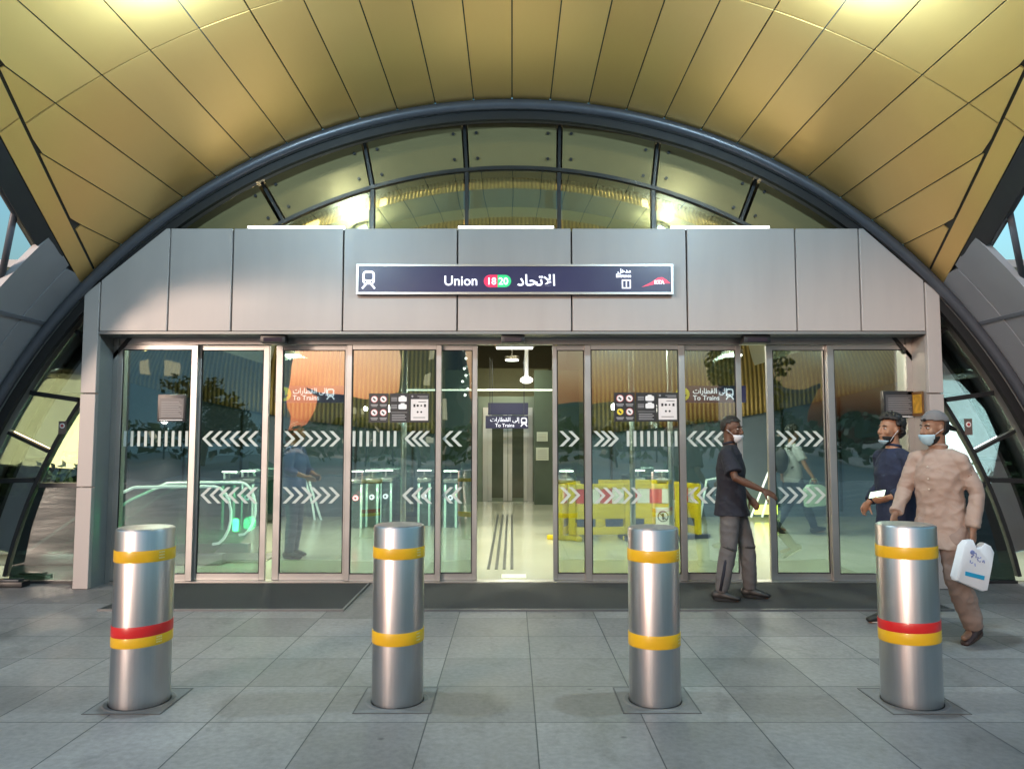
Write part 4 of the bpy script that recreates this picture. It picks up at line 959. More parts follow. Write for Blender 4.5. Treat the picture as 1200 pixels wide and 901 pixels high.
c = at(777, 605, 11.72); t = thing('warning_sign', 'white square warning sign with a black ring on the yellow barriers', 'sign', c)
MB().box(-.11, .11, 0, .012, -.14, .14).build('board', WHITE, t); m = MB(); m.prism(disc(0, 0, .085, 24), -.003, -.0004); m.build('ring', BLACK, t); m = MB(); m.prism(disc(0, 0, .068, 24), -.006, -.0035); m.build('disc', WHITE, t); m = MB(); m.bar((-.05, -.0075, .05), (.05, -.0075, -.05), .016, .002, (0, 1, 0)); m.bar((0, -.0076, .05), (0, -.0076, -.05), .03, .002, (0, 1, 0)); m.build('symbol', BLACK, t)
# ------------------------------------------------------------------ escalators
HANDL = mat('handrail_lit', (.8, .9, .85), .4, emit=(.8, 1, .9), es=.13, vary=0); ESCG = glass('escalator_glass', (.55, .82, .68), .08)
def escalator(x, y, rz, label, green=False):
    t = thing('escalator', label, 'escalator', (x, y, 0), rz); W_ = .9
    for sg in (-1, 1):
        s = sg * W_ / 2
        pr = [(s, 0, .25)] + [(s, -.22 * math.sin(R(a)), .6 + .36 * -math.cos(R(a))) for a in range(20, 181, 20)] + [(s, .6, .96), (s, 1.0, .95), (s, 1.5, .72), (s, 2.6, -.05)]
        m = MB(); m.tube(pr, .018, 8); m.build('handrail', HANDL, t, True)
        m = MB(); pts = [(-.12, .25), (.0, .12), (1.0, .12), (2.0, .0), (2.5, .0), (1.45, .7), (1.0, .92), (.6, .93), (.05, .93), (-.12, .8)]
        b = m.bm; A_ = [b.verts.new((s - .006, yy, zz)) for yy, zz in pts]; B_ = [b.verts.new((s + .006, yy, zz)) for yy, zz in pts]
        b.faces.new(A_); b.faces.new(B_[::-1])
        for i in range(len(pts)): b.faces.new([A_[i], B_[i], B_[(i + 1) % len(pts)], A_[(i + 1) % len(pts)]])
        m.build('balustrade', ESCG, t)
        m = MB(); m.box(s - .07, s + .07, -.15, 2.6, .006, .14); m.bevel(.02); m.build('skirt', STEEL, t, 'auto')
    m = MB(); m.box(-W_ / 2 + .08, W_ / 2 - .08, -.6, .5, .006, .02); m.build('comb_plate', ALU, t)
    m = MB()
    for k in range(8): m.box(-W_ / 2 + .08, W_ / 2 - .08, .52 + .26 * k, .77 + .26 * k, .007, .03)
    m.build('steps', DARKM, t)
    if green:
        m = MB(); m.box(-W_ / 2 + .0, -W_ / 2 + .07, -.3, -.23, .4, .56); m.bevel(.03); m.build('signal_lamp', GREENL, t)
        l = bpy.data.lights.new('green_signal', 'POINT'); l.energy = 1.6 * EMK; l.color = (.1, 1, .35); l.shadow_soft_size = .08; o = bpy.data.objects.new('green_signal', l); COL.objects.link(o); o.location = (-W_ / 2 + .05, -.42, .5); o.parent = t
escalator(-3.72, 9.9, R(90), 'escalator end with glowing handrail and green signal lamp behind the left end panes', True)
# steel rails
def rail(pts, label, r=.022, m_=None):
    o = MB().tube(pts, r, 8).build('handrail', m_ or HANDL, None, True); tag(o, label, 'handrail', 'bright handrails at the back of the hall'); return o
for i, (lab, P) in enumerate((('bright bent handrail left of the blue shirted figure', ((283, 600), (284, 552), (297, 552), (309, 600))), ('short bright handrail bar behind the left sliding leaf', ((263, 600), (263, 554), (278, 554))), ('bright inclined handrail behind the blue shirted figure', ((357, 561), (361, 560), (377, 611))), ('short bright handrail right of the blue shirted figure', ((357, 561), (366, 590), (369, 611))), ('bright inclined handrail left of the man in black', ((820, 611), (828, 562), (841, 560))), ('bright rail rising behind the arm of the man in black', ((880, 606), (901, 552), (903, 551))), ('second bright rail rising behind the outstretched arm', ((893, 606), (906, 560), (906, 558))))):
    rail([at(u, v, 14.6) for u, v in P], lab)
c = at(898, 597, 14.7); t = thing('lit_panel', 'small yellow lit sign low behind the outstretched arm', 'sign', c); MB().box(-.22, .22, 0, .03, -.09, .09).build('face', mat('lit_yellow', (.8, .9, .1), .5, vary=.35, scale=25, emit=(.75, .95, .1), es=.8), t)
# blue panels and diagonals on the back wall
for i in range(9):
    for sx in (-1, 1):
        x = sx * (2.0 + 1.15 * i)
        m = MB(); m.box(x - .02, x + .02, YB - .05, YB - .002, .1, 3.2); tag(m.build('wall_batten', MUL), 'thin dark batten on the blue back wall', 'batten', 'battens on the back wall')

# added lamp that brightens the recess over the elevator
t = thing('recess_fill', 'slim lamp added to brighten the elevator recess', 'light', (0, 16.6, 3.9)); MB().box(-1.2, 1.2, 0, .08, 0, .08).build('housing', ALU, t)
area('recess_light', (0, .1, -.06), 2.2, 5, (1, .93, .6), (R(50), 0, 0), .1).parent = t
m = MB(); m.box(-.95, .95, 19.6, 20.4, 2.63, 3.4); tag(m.build('bulkhead', mat('bulkhead_olive', (.2, .2, .12), .6)), kind='structure')

for x, lab in ((-2.3, 'warm fill light added to brighten the ceiling inside the fanlight, left of the middle'), (2.3, 'warm fill light added to brighten the ceiling inside the fanlight, right of the middle')):  # lamps added to brighten the gold ceiling behind the fanlight
    t = thing('ceiling_fill', lab, 'light', (x, 9.6, 3.1), group='added fill lights inside the fanlight'); MB().box(-.25, .25, -.08, .08, 0, .1).build('housing', ALU, t); MB().box(-.23, .23, -.06, .06, .101, .115).build('lens', LAMP, t)
    area('ceiling_wash', (0, 0, .14), .45, 22 if x < 0 else 14, (1, .76, .38), (R(155), 0, 0), .12).parent = t

# added panels imitating the glow in the end panes, with added dark planting below
for sx, colr, lab in ((-1, (1, .74, .38), 'added cream panel standing in for the glow behind the left end glass'), (1, (.8, .92, 1), 'added white panel standing in for the glow behind the right end glass')):
    t = thing('added_glow_panel', lab, 'added glow panel', (sx * 6.75, 11.2, 0))
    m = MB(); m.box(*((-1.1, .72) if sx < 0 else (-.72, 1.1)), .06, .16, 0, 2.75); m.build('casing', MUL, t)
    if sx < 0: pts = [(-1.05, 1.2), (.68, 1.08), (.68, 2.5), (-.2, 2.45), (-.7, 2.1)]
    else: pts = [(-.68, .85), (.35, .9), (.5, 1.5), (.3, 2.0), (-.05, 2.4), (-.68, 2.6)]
    MB().prism(pts, .0, .055).build('lit_face', mat('added_cream_glow' if sx < 0 else 'added_white_glow', tuple(.8 * c for c in colr), .5, vary=.12, scale=1.2, emit=colr, es=1.0 if sx < 0 else 1.1), t)
    q = thing('added_planter', 'added dark planter in front of the %s glow panel' % ('cream' if sx < 0 else 'white'), 'planter', (sx * 7.0, 10.7, .004))
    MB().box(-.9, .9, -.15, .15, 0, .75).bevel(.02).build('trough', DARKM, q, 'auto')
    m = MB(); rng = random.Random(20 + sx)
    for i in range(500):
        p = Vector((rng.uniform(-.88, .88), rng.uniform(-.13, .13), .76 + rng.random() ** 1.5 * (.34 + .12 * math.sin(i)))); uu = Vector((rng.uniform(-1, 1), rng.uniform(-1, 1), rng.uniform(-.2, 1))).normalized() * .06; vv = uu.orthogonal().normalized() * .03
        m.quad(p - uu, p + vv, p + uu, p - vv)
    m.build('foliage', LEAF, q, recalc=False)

for x in (-6.6, 6.6): pendant(x, 9.7, 2.95, 14, (.86, 1, .95), 'round lamp added to brighten the %s wing of the concourse' % ('left' if x < 0 else 'right'))  # extra lamps put in to lift the dark side wings
# ------------------------------------------------------------------ people
def remesh(mb, name, m, parent, voxel, smooth=4, fold=0., fscale=9., fdir=None, clip=None):
    """fuse overlapping closed shapes into ONE continuous skin, relax it, add cloth folds"""
    bmesh.ops.recalc_face_normals(mb.bm, faces=mb.bm.faces[:])
    me = bpy.data.meshes.new('raw'); mb.bm.to_mesh(me); mb.bm.free()
    o = bpy.data.objects.new('raw', me); COL.objects.link(o)
    md = o.modifiers.new('fuse', 'REMESH'); md.mode = 'VOXEL'; md.voxel_size = voxel; md.adaptivity = 0
    dg = bpy.context.evaluated_depsgraph_get()
    me2 = bpy.data.meshes.new_from_object(o.evaluated_get(dg), depsgraph=dg)
    bpy.data.objects.remove(o); bpy.data.meshes.remove(me)
    bm = bmesh.new(); bm.from_mesh(me2); bpy.data.meshes.remove(me2)
    for _ in range(smooth): bmesh.ops.smooth_vert(bm, verts=bm.verts[:], factor=.5, use_axis_x=True, use_axis_y=True, use_axis_z=True)
    if fold:
        bm.normal_update()
        off = Vector((len(name) * 3.1, 0, hash_(name)))
        for v in bm.verts:
            p = v.co
            q = Vector((p.x * fscale, p.y * fscale, p.z * fscale * .45)) + off
            a = .8 * noise.noise(q) + .5 * noise.noise(q * 2.1 + Vector((p.z * 6, 0, 0))) + 1.1 * (.25 - abs(noise.noise(Vector((p.x * 7 + p.z * 5, p.y * 7 - p.z * 4, p.z * 9)) + off))) + .5 * (.22 - abs(noise.noise(Vector((p.x * 16 - p.z * 9, p.y * 15, p.z * 17)) + off)))
            v.co += v.normal * (fold * a)
    for f in bm.faces: f.smooth = True
    mesh = bpy.data.meshes.new(name); bm.to_mesh(mesh); bm.free(); mesh.materials.append(m)
    ob = bpy.data.objects.new(name, mesh); COL.objects.link(ob); ob.parent = parent
    return ob
def hash_(s): return sum(ord(c) for c in s) % 17
def V(*a): return Vector(a)
def mix(a, b, t): return a + (b - a) * t
def hand(m, w, d, n, thumb, curl=18, size=1.):
    """palm + five fingers from wrist w along d; n = the way the palm faces; thumb = +1/-1 side"""
    d = d.normalized(); n = (n - d * n.dot(d)).normalized(); s = d.cross(n) * thumb
    rot = Matrix((d, s, n)).transposed()
    m.ell(w + d * .045 * size, (.052 * size, .040 * size, .017 * size), rot)
    m.limb([w - d * .02, w + d * .03 * size], [(.026 * size, .02 * size), (.03 * size, .018 * size)], 12, s)
    for i, (o, L) in enumerate(((.028, .072), (.0095, .080), (-.0095, .075), (-.027, .058))):
        p = w + d * (.082 - .004 * abs(i - 1)) * size + s * o * size; a = R(curl * .6); pts = [p - d * .02 * size]; q = p
        for k, f in enumerate((.45, .3, .25)):
            pts.append(q); q = q + (d * math.cos(a) + n * math.sin(a)) * L * f * size; a += R(curl * 1.3)
        pts.append(q); m.limb(pts, [.0095 * size, .0095 * size, .009 * size, .008 * size, .0068 * size], 8)
    b = w + d * .022 * size + s * .026 * size
    m.limb([b, b + (d * .6 + s * .62 + n * .3) * .04 * size, b + (d * .95 + s * .7 + n * .75) * .058 * size], [.014 * size, .0105 * size, .008 * size], 8)
EYEW = mat('eye_white', (.42, .38, .35), .4); EYEI = mat('iris_dark', (.015, .01, .008), .2)
MASKM = mat('face_mask_blue', (.42, .62, .72), .8, vary=.03); MASKW = mat('face_mask_white', (.75, .78, .82), .8, vary=.03)
def skin(n, c): return mat(n, c, .5, 0, .08, 22, spec=.35, bump=.12, bscale=130)
SK1 = skin('skin_dark_brown', (.105, .05, .03)); SK2 = skin('skin_tan', (.33, .17, .10)); SK3 = skin('skin_brown', (.27, .145, .09))
HAIRB = mat('hair_black', (.012, .01, .009), .55, vary=.3, scale=40, bump=.7, bscale=160, stretch=(1, 1, .3))
def shell(c, r, f, l, u, keep, thick, name, m, parent, rough=0., n=56, k=40):
    """a thin solid cap cut out of an ellipsoid round the head; keep(a,b,c) works in head axes (fwd, left, up)"""
    bm = bmesh.new(); G = []
    for i in range(k + 1):
        t = math.pi * i / k; row = []
        for j in range(n):
            p = 2 * math.pi * j / n; a, b, e = r[0] * math.sin(t) * math.cos(p), r[1] * math.sin(t) * math.sin(p), r[2] * math.cos(t)
            w_ = 1 + rough * noise.noise(Vector((a * 55, b * 55, e * 30)))
            row.append((a * w_, b * w_, e * w_))
        G.append(row)
    vs_ = {}
    def vert(i, j):
        j %= n
        if i in (0, k): j = 0
        if (i, j) not in vs_:
            a, b, e = G[i][j]; vs_[(i, j)] = bm.verts.new(c + f * a + l * b + u * e)
        return vs_[(i, j)]
    for i in range(k):
        for j in range(n):
            mid = [sum(G[x][y % n][q] for x, y in ((i, j), (i + 1, j), (i + 1, j + 1), (i, j + 1))) / 4 for q in range(3)]
            if keep(*mid):
                vv = []
                for x, y in ((i, j), (i + 1, j), (i + 1, j + 1), (i, j + 1)):
                    q = vert(x, y)
                    if q not in vv: vv.append(q)
                if len(vv) > 2: bm.faces.new(vv).smooth = True
    bmesh.ops.recalc_face_normals(bm, faces=bm.faces[:])
    me = bpy.data.meshes.new(name); bm.to_mesh(me); bm.free(); me.materials.append(m)
    o = bpy.data.objects.new(name, me); COL.objects.link(o); o.parent = parent
    md = o.modifiers.new('thickness', 'SOLIDIFY'); md.thickness = thick; md.offset = 0
    return o
def person(label, loc, rz, P, voxel=.006, group=None):
    t = thing('person', label, 'person', loc, rz, group)
    up = V(0, 0, 1); fw = V(1, 0, 0); lf = V(0, 1, 0)
    pel, wai, che, nb = P['pelvis'], P['waist'], P['chest'], P['neck']
    tw = P.get('twist', 0); side = (lf * math.cos(tw) - fw * math.sin(tw))
    shL, shR = che + side * .158 + up * .105, che - side * .158 + up * .105
    if 'shL' in P: shL = P['shL']
    if 'shR' in P: shR = P['shR']
    hipL, hipR = pel + lf * .085, pel - lf * .085
    B = MB()
    B.tube([pel - up * .08, pel, wai, che - up * .04, che + up * .1, nb], [(.12, .09), (.145, .1), (.13, .092), (.155, .105), (.14, .085), (.06, .055)], 20, side)
    for s in (shL, shR): B.limb([che + up * .1, s], [.055, .05], 12)
    hy, hp = P.get('head_yaw', 0), P.get('head_pitch', 0)
    f = V(math.cos(hy) * math.cos(hp), math.sin(hy) * math.cos(hp), math.sin(hp)); l = up.cross(f).normalized(); u = f.cross(l)
    hc = nb + up * .155 + f * .028
    rot = Matrix((f, l, u)).transposed()
    def H(a, b, c): return hc + f * a + l * b + u * c
    B.limb([nb - up * .03, nb + up * .04, H(-.025, 0, -.06)], [(.066, .06), (.056, .054), (.054, .056)], 16, l)
    B.ell(H(-.012, 0, .022), (.096, .075, .094), rot, 24, 16); B.ell(H(.028, 0, -.035), (.066, .059, .088), rot, 20, 14)
    B.ell(H(.064, 0, -.102), (.03, .032, .024), rot); B.ell(H(.045, 0, -.085), (.042, .05, .035), rot)
    B.limb([H(.09, 0, .008), H(.104, 0, -.02), H(.111, 0, -.038)], [.010, .0125, .0145], 10); B.ell(H(.1, .011, -.043), (.012, .009, .008), rot); B.ell(H(.1, -.011, -.043), (.012, .009, .008), rot)
    B.ell(H(.074, 0, .022), (.018, .048, .011), rot); B.ell(H(.092, 0, -.066), (.011, .024, .007), rot); B.ell(H(.089, 0, -.078), (.011, .021, .008), rot)
    for s in (-1, 1):
        B.ell(H(.06, s * .042, -.035), (.025, .022, .025), rot); B.ell(H(-.008, s * .077, -.012), (.02, .009, .033), rot); B.ell(H(-.002, s * .074, -.038), (.009, .008, .012), rot)
    for s, nm, sh in ((1, 'L', shL), (-1, 'R', shR)):
        e, w_ = P['el' + nm], P['wr' + nm]
        B.limb([sh, mix(sh, e, .5), e, mix(e, w_, .35), w_], [.046, .042, .036, .037, .0245], 14)
        hd = P.get('hd' + nm, (w_ - e).normalized()); hn = P.get('hn' + nm, V(0, -s, 0))
        hand(B, w_, hd, hn, s * P.get('thumb' + nm, 1), P.get('curl' + nm, 18))
        hip = hipL if s > 0 else hipR; kn, an = P['kn' + nm], P['an' + nm]
        B.limb([hip, mix(hip, kn, .4), kn, mix(kn, an, .3), an], [.082, .074, .05, .05, .034], 14)
        td = P.get('td' + nm, V(1, 0, 0)); B.limb([an + V(0, 0, -.02), an + td * .06 + V(0, 0, -.05), an + td * .15 + V(0, 0, -.062)], [.035, .034, .022], 12)
    body = remesh(B, 'body', P['skin'], t, voxel, 3)
    # eyes, brows
    for s in (-1, 1):
        o = MB().ell(H(.0765, s * .0305, -.002), (.0115, .0135, .0075), rot, 14, 10).build('eye', EYEW, t, True)
        MB().ell(H(.086, s * .0305 + P.get('gaze', 0), -.002), (.003, .0062, .0062), rot, 12, 8).build('iris', EYEI, o, True)
        MB().limb([H(.09, s * .016, .017), H(.09, s * .032, .024), H(.078, s * .05, .017)], [.0042, .005, .003], 8).build('eyebrow', HAIRB, t, True)
    P['H'] = H; P['axes'] = (f, l, u, hc, rot)
    hr = P.get('hair')
    if hr == 'short': shell(H(-.012, 0, .024), (.101, .080, .099), f, l, u, lambda a, b, c: c > .045 or (c > -.055 and a < -.012 - max(0, -c) * .6) or (c > .02 and a < .03), .008, 'hair', HAIRB, t, .05)
    elif hr == 'full': shell(H(-.016, 0, .03), (.113, .093, .110), f, l, u, lambda a, b, c: c > .05 + .012 * noise.noise(Vector((b * 60, c * 30, 1))) or (c > -.10 and a < -.022 - max(0, -c) * .3) or (c > .0 and a < .022), .022, 'hair', HAIRB, t, .3)
    elif hr == 'nape': shell(H(-.012, 0, .02), (.1, .08, .1), f, l, u, lambda a, b, c: (c > -.085 and a < -.02), .012, 'hair', HAIRB, t, .1)
    if P.get('beard'): shell(H(.028, 0, -.04), (.071, .064, .093), f, l, u, lambda a, b, c: c < -.03 and a > -.035 and not (a > .055 and abs(b) < .02 and -.045 < c) , .005, 'beard', HAIRB, t, .05)
    mk = P.get('mask')
    if mk:
        mm, lo, hi, rr = mk
        o = shell(H(.032, 0, -.045), (.082 * rr, .068 * rr, .095), f, l, u, lambda a, b, c: lo < c < hi and a > .022, .003, 'face_mask', mm, t, .015)
        for s in (-1, 1):
            MB().tube([H(.052, s * .062 * rr, hi - .052), H(.02, s * .078, hi * .4 - .03), H(-.012, s * .087, -.012)], .0018, 6).build('ear_loop', MASKW, o, True)
    # clothes
    S = P['shirt']; ease = S.get('ease', .018); z = S['hem']
    M = MB(); hemc = V(pel.x, pel.y, z)
    flare = S.get('flare', 0)
    M.tube([hemc, mix(hemc, pel, .5) if z < pel.z - .05 else hemc + up * .02, V(pel.x, pel.y, max(pel.z, z + .05)), wai, che - up * .04, che + up * .095, nb - up * .012], [(.155 + ease + flare, .118 + ease + flare), (.152 + ease + flare * .6, .115 + ease + flare * .6), (.163 + ease, .118 + ease), (.146 + ease, .104 + ease), (.162 + ease, .112 + ease), (.142 + ease * .8, .09 + ease * .7), (.064 + ease * .3, .06 + ease * .3)], 28, side)
    for s, nm, sh in ((1, 'L', shL), (-1, 'R', shR)):
        e, w_ = P['el' + nm], P['wr' + nm]; q = S.get('sleeve', 1.)
        M.limb([che + up * .07, sh - up * .004], [.062 + ease * .5, .052 + ease * .5], 14)
        M.limb([nb - up * .05 + side * s * .03, mix(nb - up * .05, sh, .55) + up * .004, sh], [.05, .05 + ease * .3, .05 + ease * .4], 14)
        if q <= 1: pts = [sh, mix(sh, e, .5 * q), mix(sh, e, q)]; rd = [.052 + ease * .6, .05 + ease, .049 + ease * 1.2]
        else:
            k_ = q - 1; pts = [sh, mix(sh, e, .5), e, mix(e, w_, .5 * k_), mix(e, w_, k_)]; rd = [.052 + ease * .4, .049 + ease * .7, .044 + ease * .7, .040 + ease * .8, .034 + ease * S.get('cuff', .8)]
        P['shoulder_' + nm] = sh
        M.tube([pts[0] + (pts[0] - pts[1]).normalized() * .03] + pts, [rd[0] * .75] + rd, 18)
    sh_o = remesh(M, S['name'], S['mat'], t, voxel * 1.15, 5, S.get('fold', .006), S.get('fscale', 9))
    if S.get('collar'):
        MB().tube([nb + up * (.012 + .012 * math.cos(2 * math.pi * i / 20)) - fw * .004 + fw * .052 * math.cos(2 * math.pi * i / 20) * -1 * -1 + side * .056 * math.sin(2 * math.pi * i / 20) - up * (.02 if 0 else 0) for i in range(20)], .014, 10, closed=True).build('collar', S['mat'], sh_o, True)
    T = P['trousers']; te = T.get('ease', .016); M = MB()
    M.tube([pel + up * .07, pel, pel - up * .09], [(.142, .1), (.148, .106), (.12 + te * .7, .10 + te * .7)], 24, lf)
    for s, nm in ((1, 'L'), (-1, 'R')):
        hip = hipL if s > 0 else hipR; kn, an = P['kn' + nm], P['an' + nm]; end = an + (kn - an).normalized() * T.get('gap', .0)
        M.tube([hip + up * .03, mix(hip, kn, .3), mix(hip, kn, .7), kn, mix(kn, end, .4), mix(kn, end, .8), end], [.08 + te * .4, .082 + te * .9, .066 + te, .058 + te, .056 + te * 1.1, .046 + te * 1.2, .043 + te * T.get('cuff', 1.1)], 20)
    tr = remesh(M, 'trousers', T['mat'], t, voxel * 1.15, 5, T.get('fold', .006), T.get('fscale', 10))
    for s, nm in ((1, 'L'), (-1, 'R')):
        an = P['an' + nm]; td = P.get('td' + nm, V(1, 0, 0)).normalized(); sd_ = up.cross(td).normalized(); pit = P.get('pitch' + nm, 0.); dn = (V(0, 0, -1) * math.cos(pit) - td.cross(sd_).cross(sd_) * 0)
        tdp = (td * math.cos(pit) + up * math.sin(pit)); dnp = (-up * math.cos(pit) + td * math.sin(pit))
        base = an + dnp * .075
        M = MB(); M.limb([base - tdp * .05 - dnp * .045, base + tdp * .0 - dnp * .05, base + tdp * .09 - dnp * .036, base + tdp * .165 - dnp * .024], [(.042, .05), (.044, .052), (.047, .038), (.036, .022)], 16, sd_)
        M.limb([an + (P['kn' + nm] - an).normalized() * .03, an - up * .02], [.043, .046], 14)
        o = remesh(M, 'shoe', P['shoe'], t, voxel, 3)
        M = MB(); pts = []
        for i in range(28):
            a = 2 * math.pi * i / 28; r_ = .05 if math.cos(a) < 0 else .049 - .008 * math.cos(a); pts.append((math.cos(a) * (.072 if math.cos(a) < 0 else .165), math.sin(a) * r_))
        b_ = M.bm
        A_ = [b_.verts.new(base + tdp * (x + .035 * 0 + .0) + sd_ * y + dnp * .0) for x, y in pts]; C2 = [b_.verts.new(base + tdp * x + sd_ * y - dnp * .022) for x, y in pts]
        b_.faces.new(A_); b_.faces.new(C2[::-1])
        for i in range(28): b_.faces.new([A_[i], C2[i], C2[(i + 1) % 28], A_[(i + 1) % 28]])
        M.build('sole', P.get('sole', BLACKM), o)
    return t
def stand(**k):
    P = dict(pelvis=V(0, 0, .93), waist=V(.0, 0, 1.08), chest=V(0, 0, 1.29), neck=V(-.005, 0, 1.485)); P.update(k); return P
# --- man in black at the door
POLO = mat('polo_black_navy', (.012, .013, .022), .85, vary=.2, bump=.3, bscale=300); GREYT_ = mat('trousers_grey', (.105, .10, .10), .85, vary=.12, bump=.3, bscale=300); SHOEB = mat('shoe_black', (.012, .012, .012), .5)
def world(loc, rz, p): return Matrix.Rotation(-rz, 3, 'Z') @ (Vector(p) - Vector(loc))
loc = V(2.13, 7.36, .016); rz = R(-22)
P = stand(skin=SK1, shoe=SHOEB, hair='short', head_yaw=R(-20), head_pitch=R(-4), gaze=-.003, mask=(MASKW, -.1, -.012, 1.06), twist=R(-6),
          knR=V(-.02, -.11, .5), anR=V(-.1, -.13, .085), knL=V(.13, .10, .5), anL=V(.15, .12, .085),
          elR=V(.07, -.27, 1.17), wrR=V(.31, -.23, 1.06), hnR=V(0, .6, -.8), curlR=14, elL=V(.0, .24, 1.15), wrL=V(.16, .22, .95), curlL=30,
          shirt=dict(name='polo_shirt', mat=POLO, hem=.80, sleeve=.8, ease=.026, flare=.028, fold=.008, collar=True), trousers=dict(mat=GREYT_, ease=.018, fold=.008, cuff=.6))
man = person('man in black shirt and grey trousers reaching towards the half open door', loc, rz, P, .0055)
for nm in ('R', 'L'):
    kn, an = P['kn' + nm], P['an' + nm]; dn_ = (an - kn).normalized()
    m = MB(); m.tube([kn - dn_ * .012 + V(.004, 0, 0), kn + dn_ * .01], [.0775, .077], 22); m.build('knee_band', mat('knee_band_dark', (.035, .035, .036), .85), man, True)
m = MB(); kn, an = P['knR'], P['anR']; o_ = V(0, -.074, 0); m.tube([mix(kn, an, .25) + o_, mix(kn, an, .6) + o_ * .97, mix(kn, an, .95) + o_ * .86], [(.014, .006)] * 3, 10, V(1, 0, 0)); m.build('leg_stripe', POLO, man, True)
# --- man in navy holding a phone
NAVYC = mat('kurta_navy', (.013, .019, .045), .85, vary=.2, bump=.3, bscale=300); NAVYT = mat('trousers_navy', (.012, .015, .032), .85, vary=.2)
loc = V(3.36, 6.62, 0); rz = R(188)
P = stand(skin=SK2, shoe=SHOEB, sole=mat('sole_white', (.7, .7, .68), .6), hair='full', head_yaw=R(8), head_pitch=R(5), mask=(MASKM, -.128, -.06, 1.1), beard=True, twist=R(6),
          waist=V(.005, 0, 1.08), chest=V(.015, 0, 1.29), neck=V(.015, 0, 1.48),
          knL=V(.13, .09, .5), anL=V(.19, .09, .082), knR=V(-.03, -.09, .51), anR=V(-.3, -.09, .16), pitchR=-.5,
          elL=V(-.02, .27, 1.14), wrL=V(.2, .2, 1.06), hnL=V(0, -.75, .66), curlL=34, elR=V(-.05, -.25, 1.15), wrR=V(.12, -.22, .98), curlR=25,
          shirt=dict(name='kurta', mat=NAVYC, hem=.68, sleeve=1.9, ease=.026, flare=.02, fold=.009, collar=True, cuff=.6), trousers=dict(mat=NAVYT, ease=.012, fold=.007, cuff=.7))
man = person('man in navy kurta with thick black hair and blue mask under the chin', loc, rz, P, .0055)
c = P['wrL'] + V(.1, -.025, .03); wl_ = Matrix.Translation(loc) @ Matrix.Rotation(rz, 4, 'Z')
t = thing('phone', 'lit phone in the hand of the man in navy', 'phone', wl_ @ c, rz)
o = MB().box(-.075, .075, -.006, .004, -.036, .036).bevel(.004).build('case', BLACK, t); MB().box(-.07, .07, .0045, .006, -.032, .032).build('display', mat('phone_screen', (.6, .75, .6), .2, emit=(.7, 1, .75), es=.5), t)
t.rotation_euler = (R(-35), R(8), rz)
# --- man in the brown kurta
BRN = mat('kurta_rose_brown', (.375, .268, .212), .85, vary=.07, scale=5, bump=.3, bscale=260); BRT = mat('shalwar_rose_brown', (.29, .205, .165), .85, vary=.08, scale=5, bump=.3, bscale=260); CAPM = mat('cap_grey', (.16, .145, .14), .85, vary=.1, bump=.3, bscale=300); SAND = mat('sandal_dark_brown', (.045, .022, .018), .5)
loc = V(3.31, 5.84, 0); rz = R(214)
P = stand(skin=SK3, shoe=SAND, sole=mat('sole_brown', (.06, .035, .025), .7), hair='nape', head_yaw=R(-24), head_pitch=R(-2), mask=(MASKM, -.098, -.005, 1.1), beard=True, twist=R(8),
          pelvis=V(0, 0, .935), waist=V(.01, 0, 1.09), chest=V(.02, 0, 1.295), neck=V(.02, 0, 1.485),
          knR=V(.22, -.09, .53), anR=V(.3, -.09, .085), knL=V(.02, .10, .52), anL=V(-.2, .10, .12), pitchL=-.35,
          elR=V(.09, -.235, 1.15), wrR=V(.28, -.21, .97), curlR=22, elL=V(-.05, .235, 1.14), wrL=V(.03, .235, .88), hdL=V(.1, .05, -1), hnL=V(0, -1, 0), curlL=55,
          shirt=dict(name='kurta', mat=BRN, hem=.72, sleeve=1.93, ease=.016, flare=.03, fold=.014, fscale=8.5, collar=True, cuff=.9), trousers=dict(mat=BRT, ease=.026, fold=.015, fscale=8, cuff=.9))
man = person('man in rose brown kurta with grey cap and blue mask carrying a white bag', loc, rz, P, .0055)
f, l, u, hc, rot = P['axes']; H = P['H']
cap = shell(H(-.012, 0, .028), (.108, .088, .105), f, l, u, lambda a, b, c: c > .022 + a * .1, .006, 'cap', CAPM, man, .012)
m = MB(); n = 14
A_ = []; B_ = []
for i in range(n + 1):
    a = R(115 + 130 * i / n); A_.append((math.cos(a) * .106, math.sin(a) * .086)); B_.append((math.cos(a) * .106 - .075 * math.sin(math.pi * i / n) ** .7, math.sin(a) * .088))
b_ = m.bm
for k_, off in ((0, .0), (1, -.006)):
    pass
va = [b_.verts.new(H(-.012 + x, y, .024)) for x, y in A_]; vb = [b_.verts.new(H(-.012 + x, y, .024 - .055 * math.sin(math.pi * i / n))) for i, (x, y) in enumerate(B_)]
va2 = [b_.verts.new(v.co + u * -.006) for v in va]; vb2 = [b_.verts.new(v.co + u * -.006) for v in vb]
for i in range(n):
    b_.faces.new([va[i], vb[i], vb[i + 1], va[i + 1]]); b_.faces.new([va2[i], va2[i + 1], vb2[i + 1], vb2[i]]); b_.faces.new([vb[i], vb2[i], vb2[i + 1], vb[i + 1]])
m.build('cap_brim', mat('cap_brim_dark', (.03, .028, .03), .8), cap, True)
MB().ell(H(.092, .018, .062), (.006, .016, .012), rot).build('cap_badge', BLACKM, cap, True)
for z in (1.34, 1.25, 1.17): MB().ell(V(.02 + .166 - (1.34 - z) * .06, .0, z), (.004, .007, .007)).build('button', mat('button_pale', (.6, .5, .4), .4), man, True)
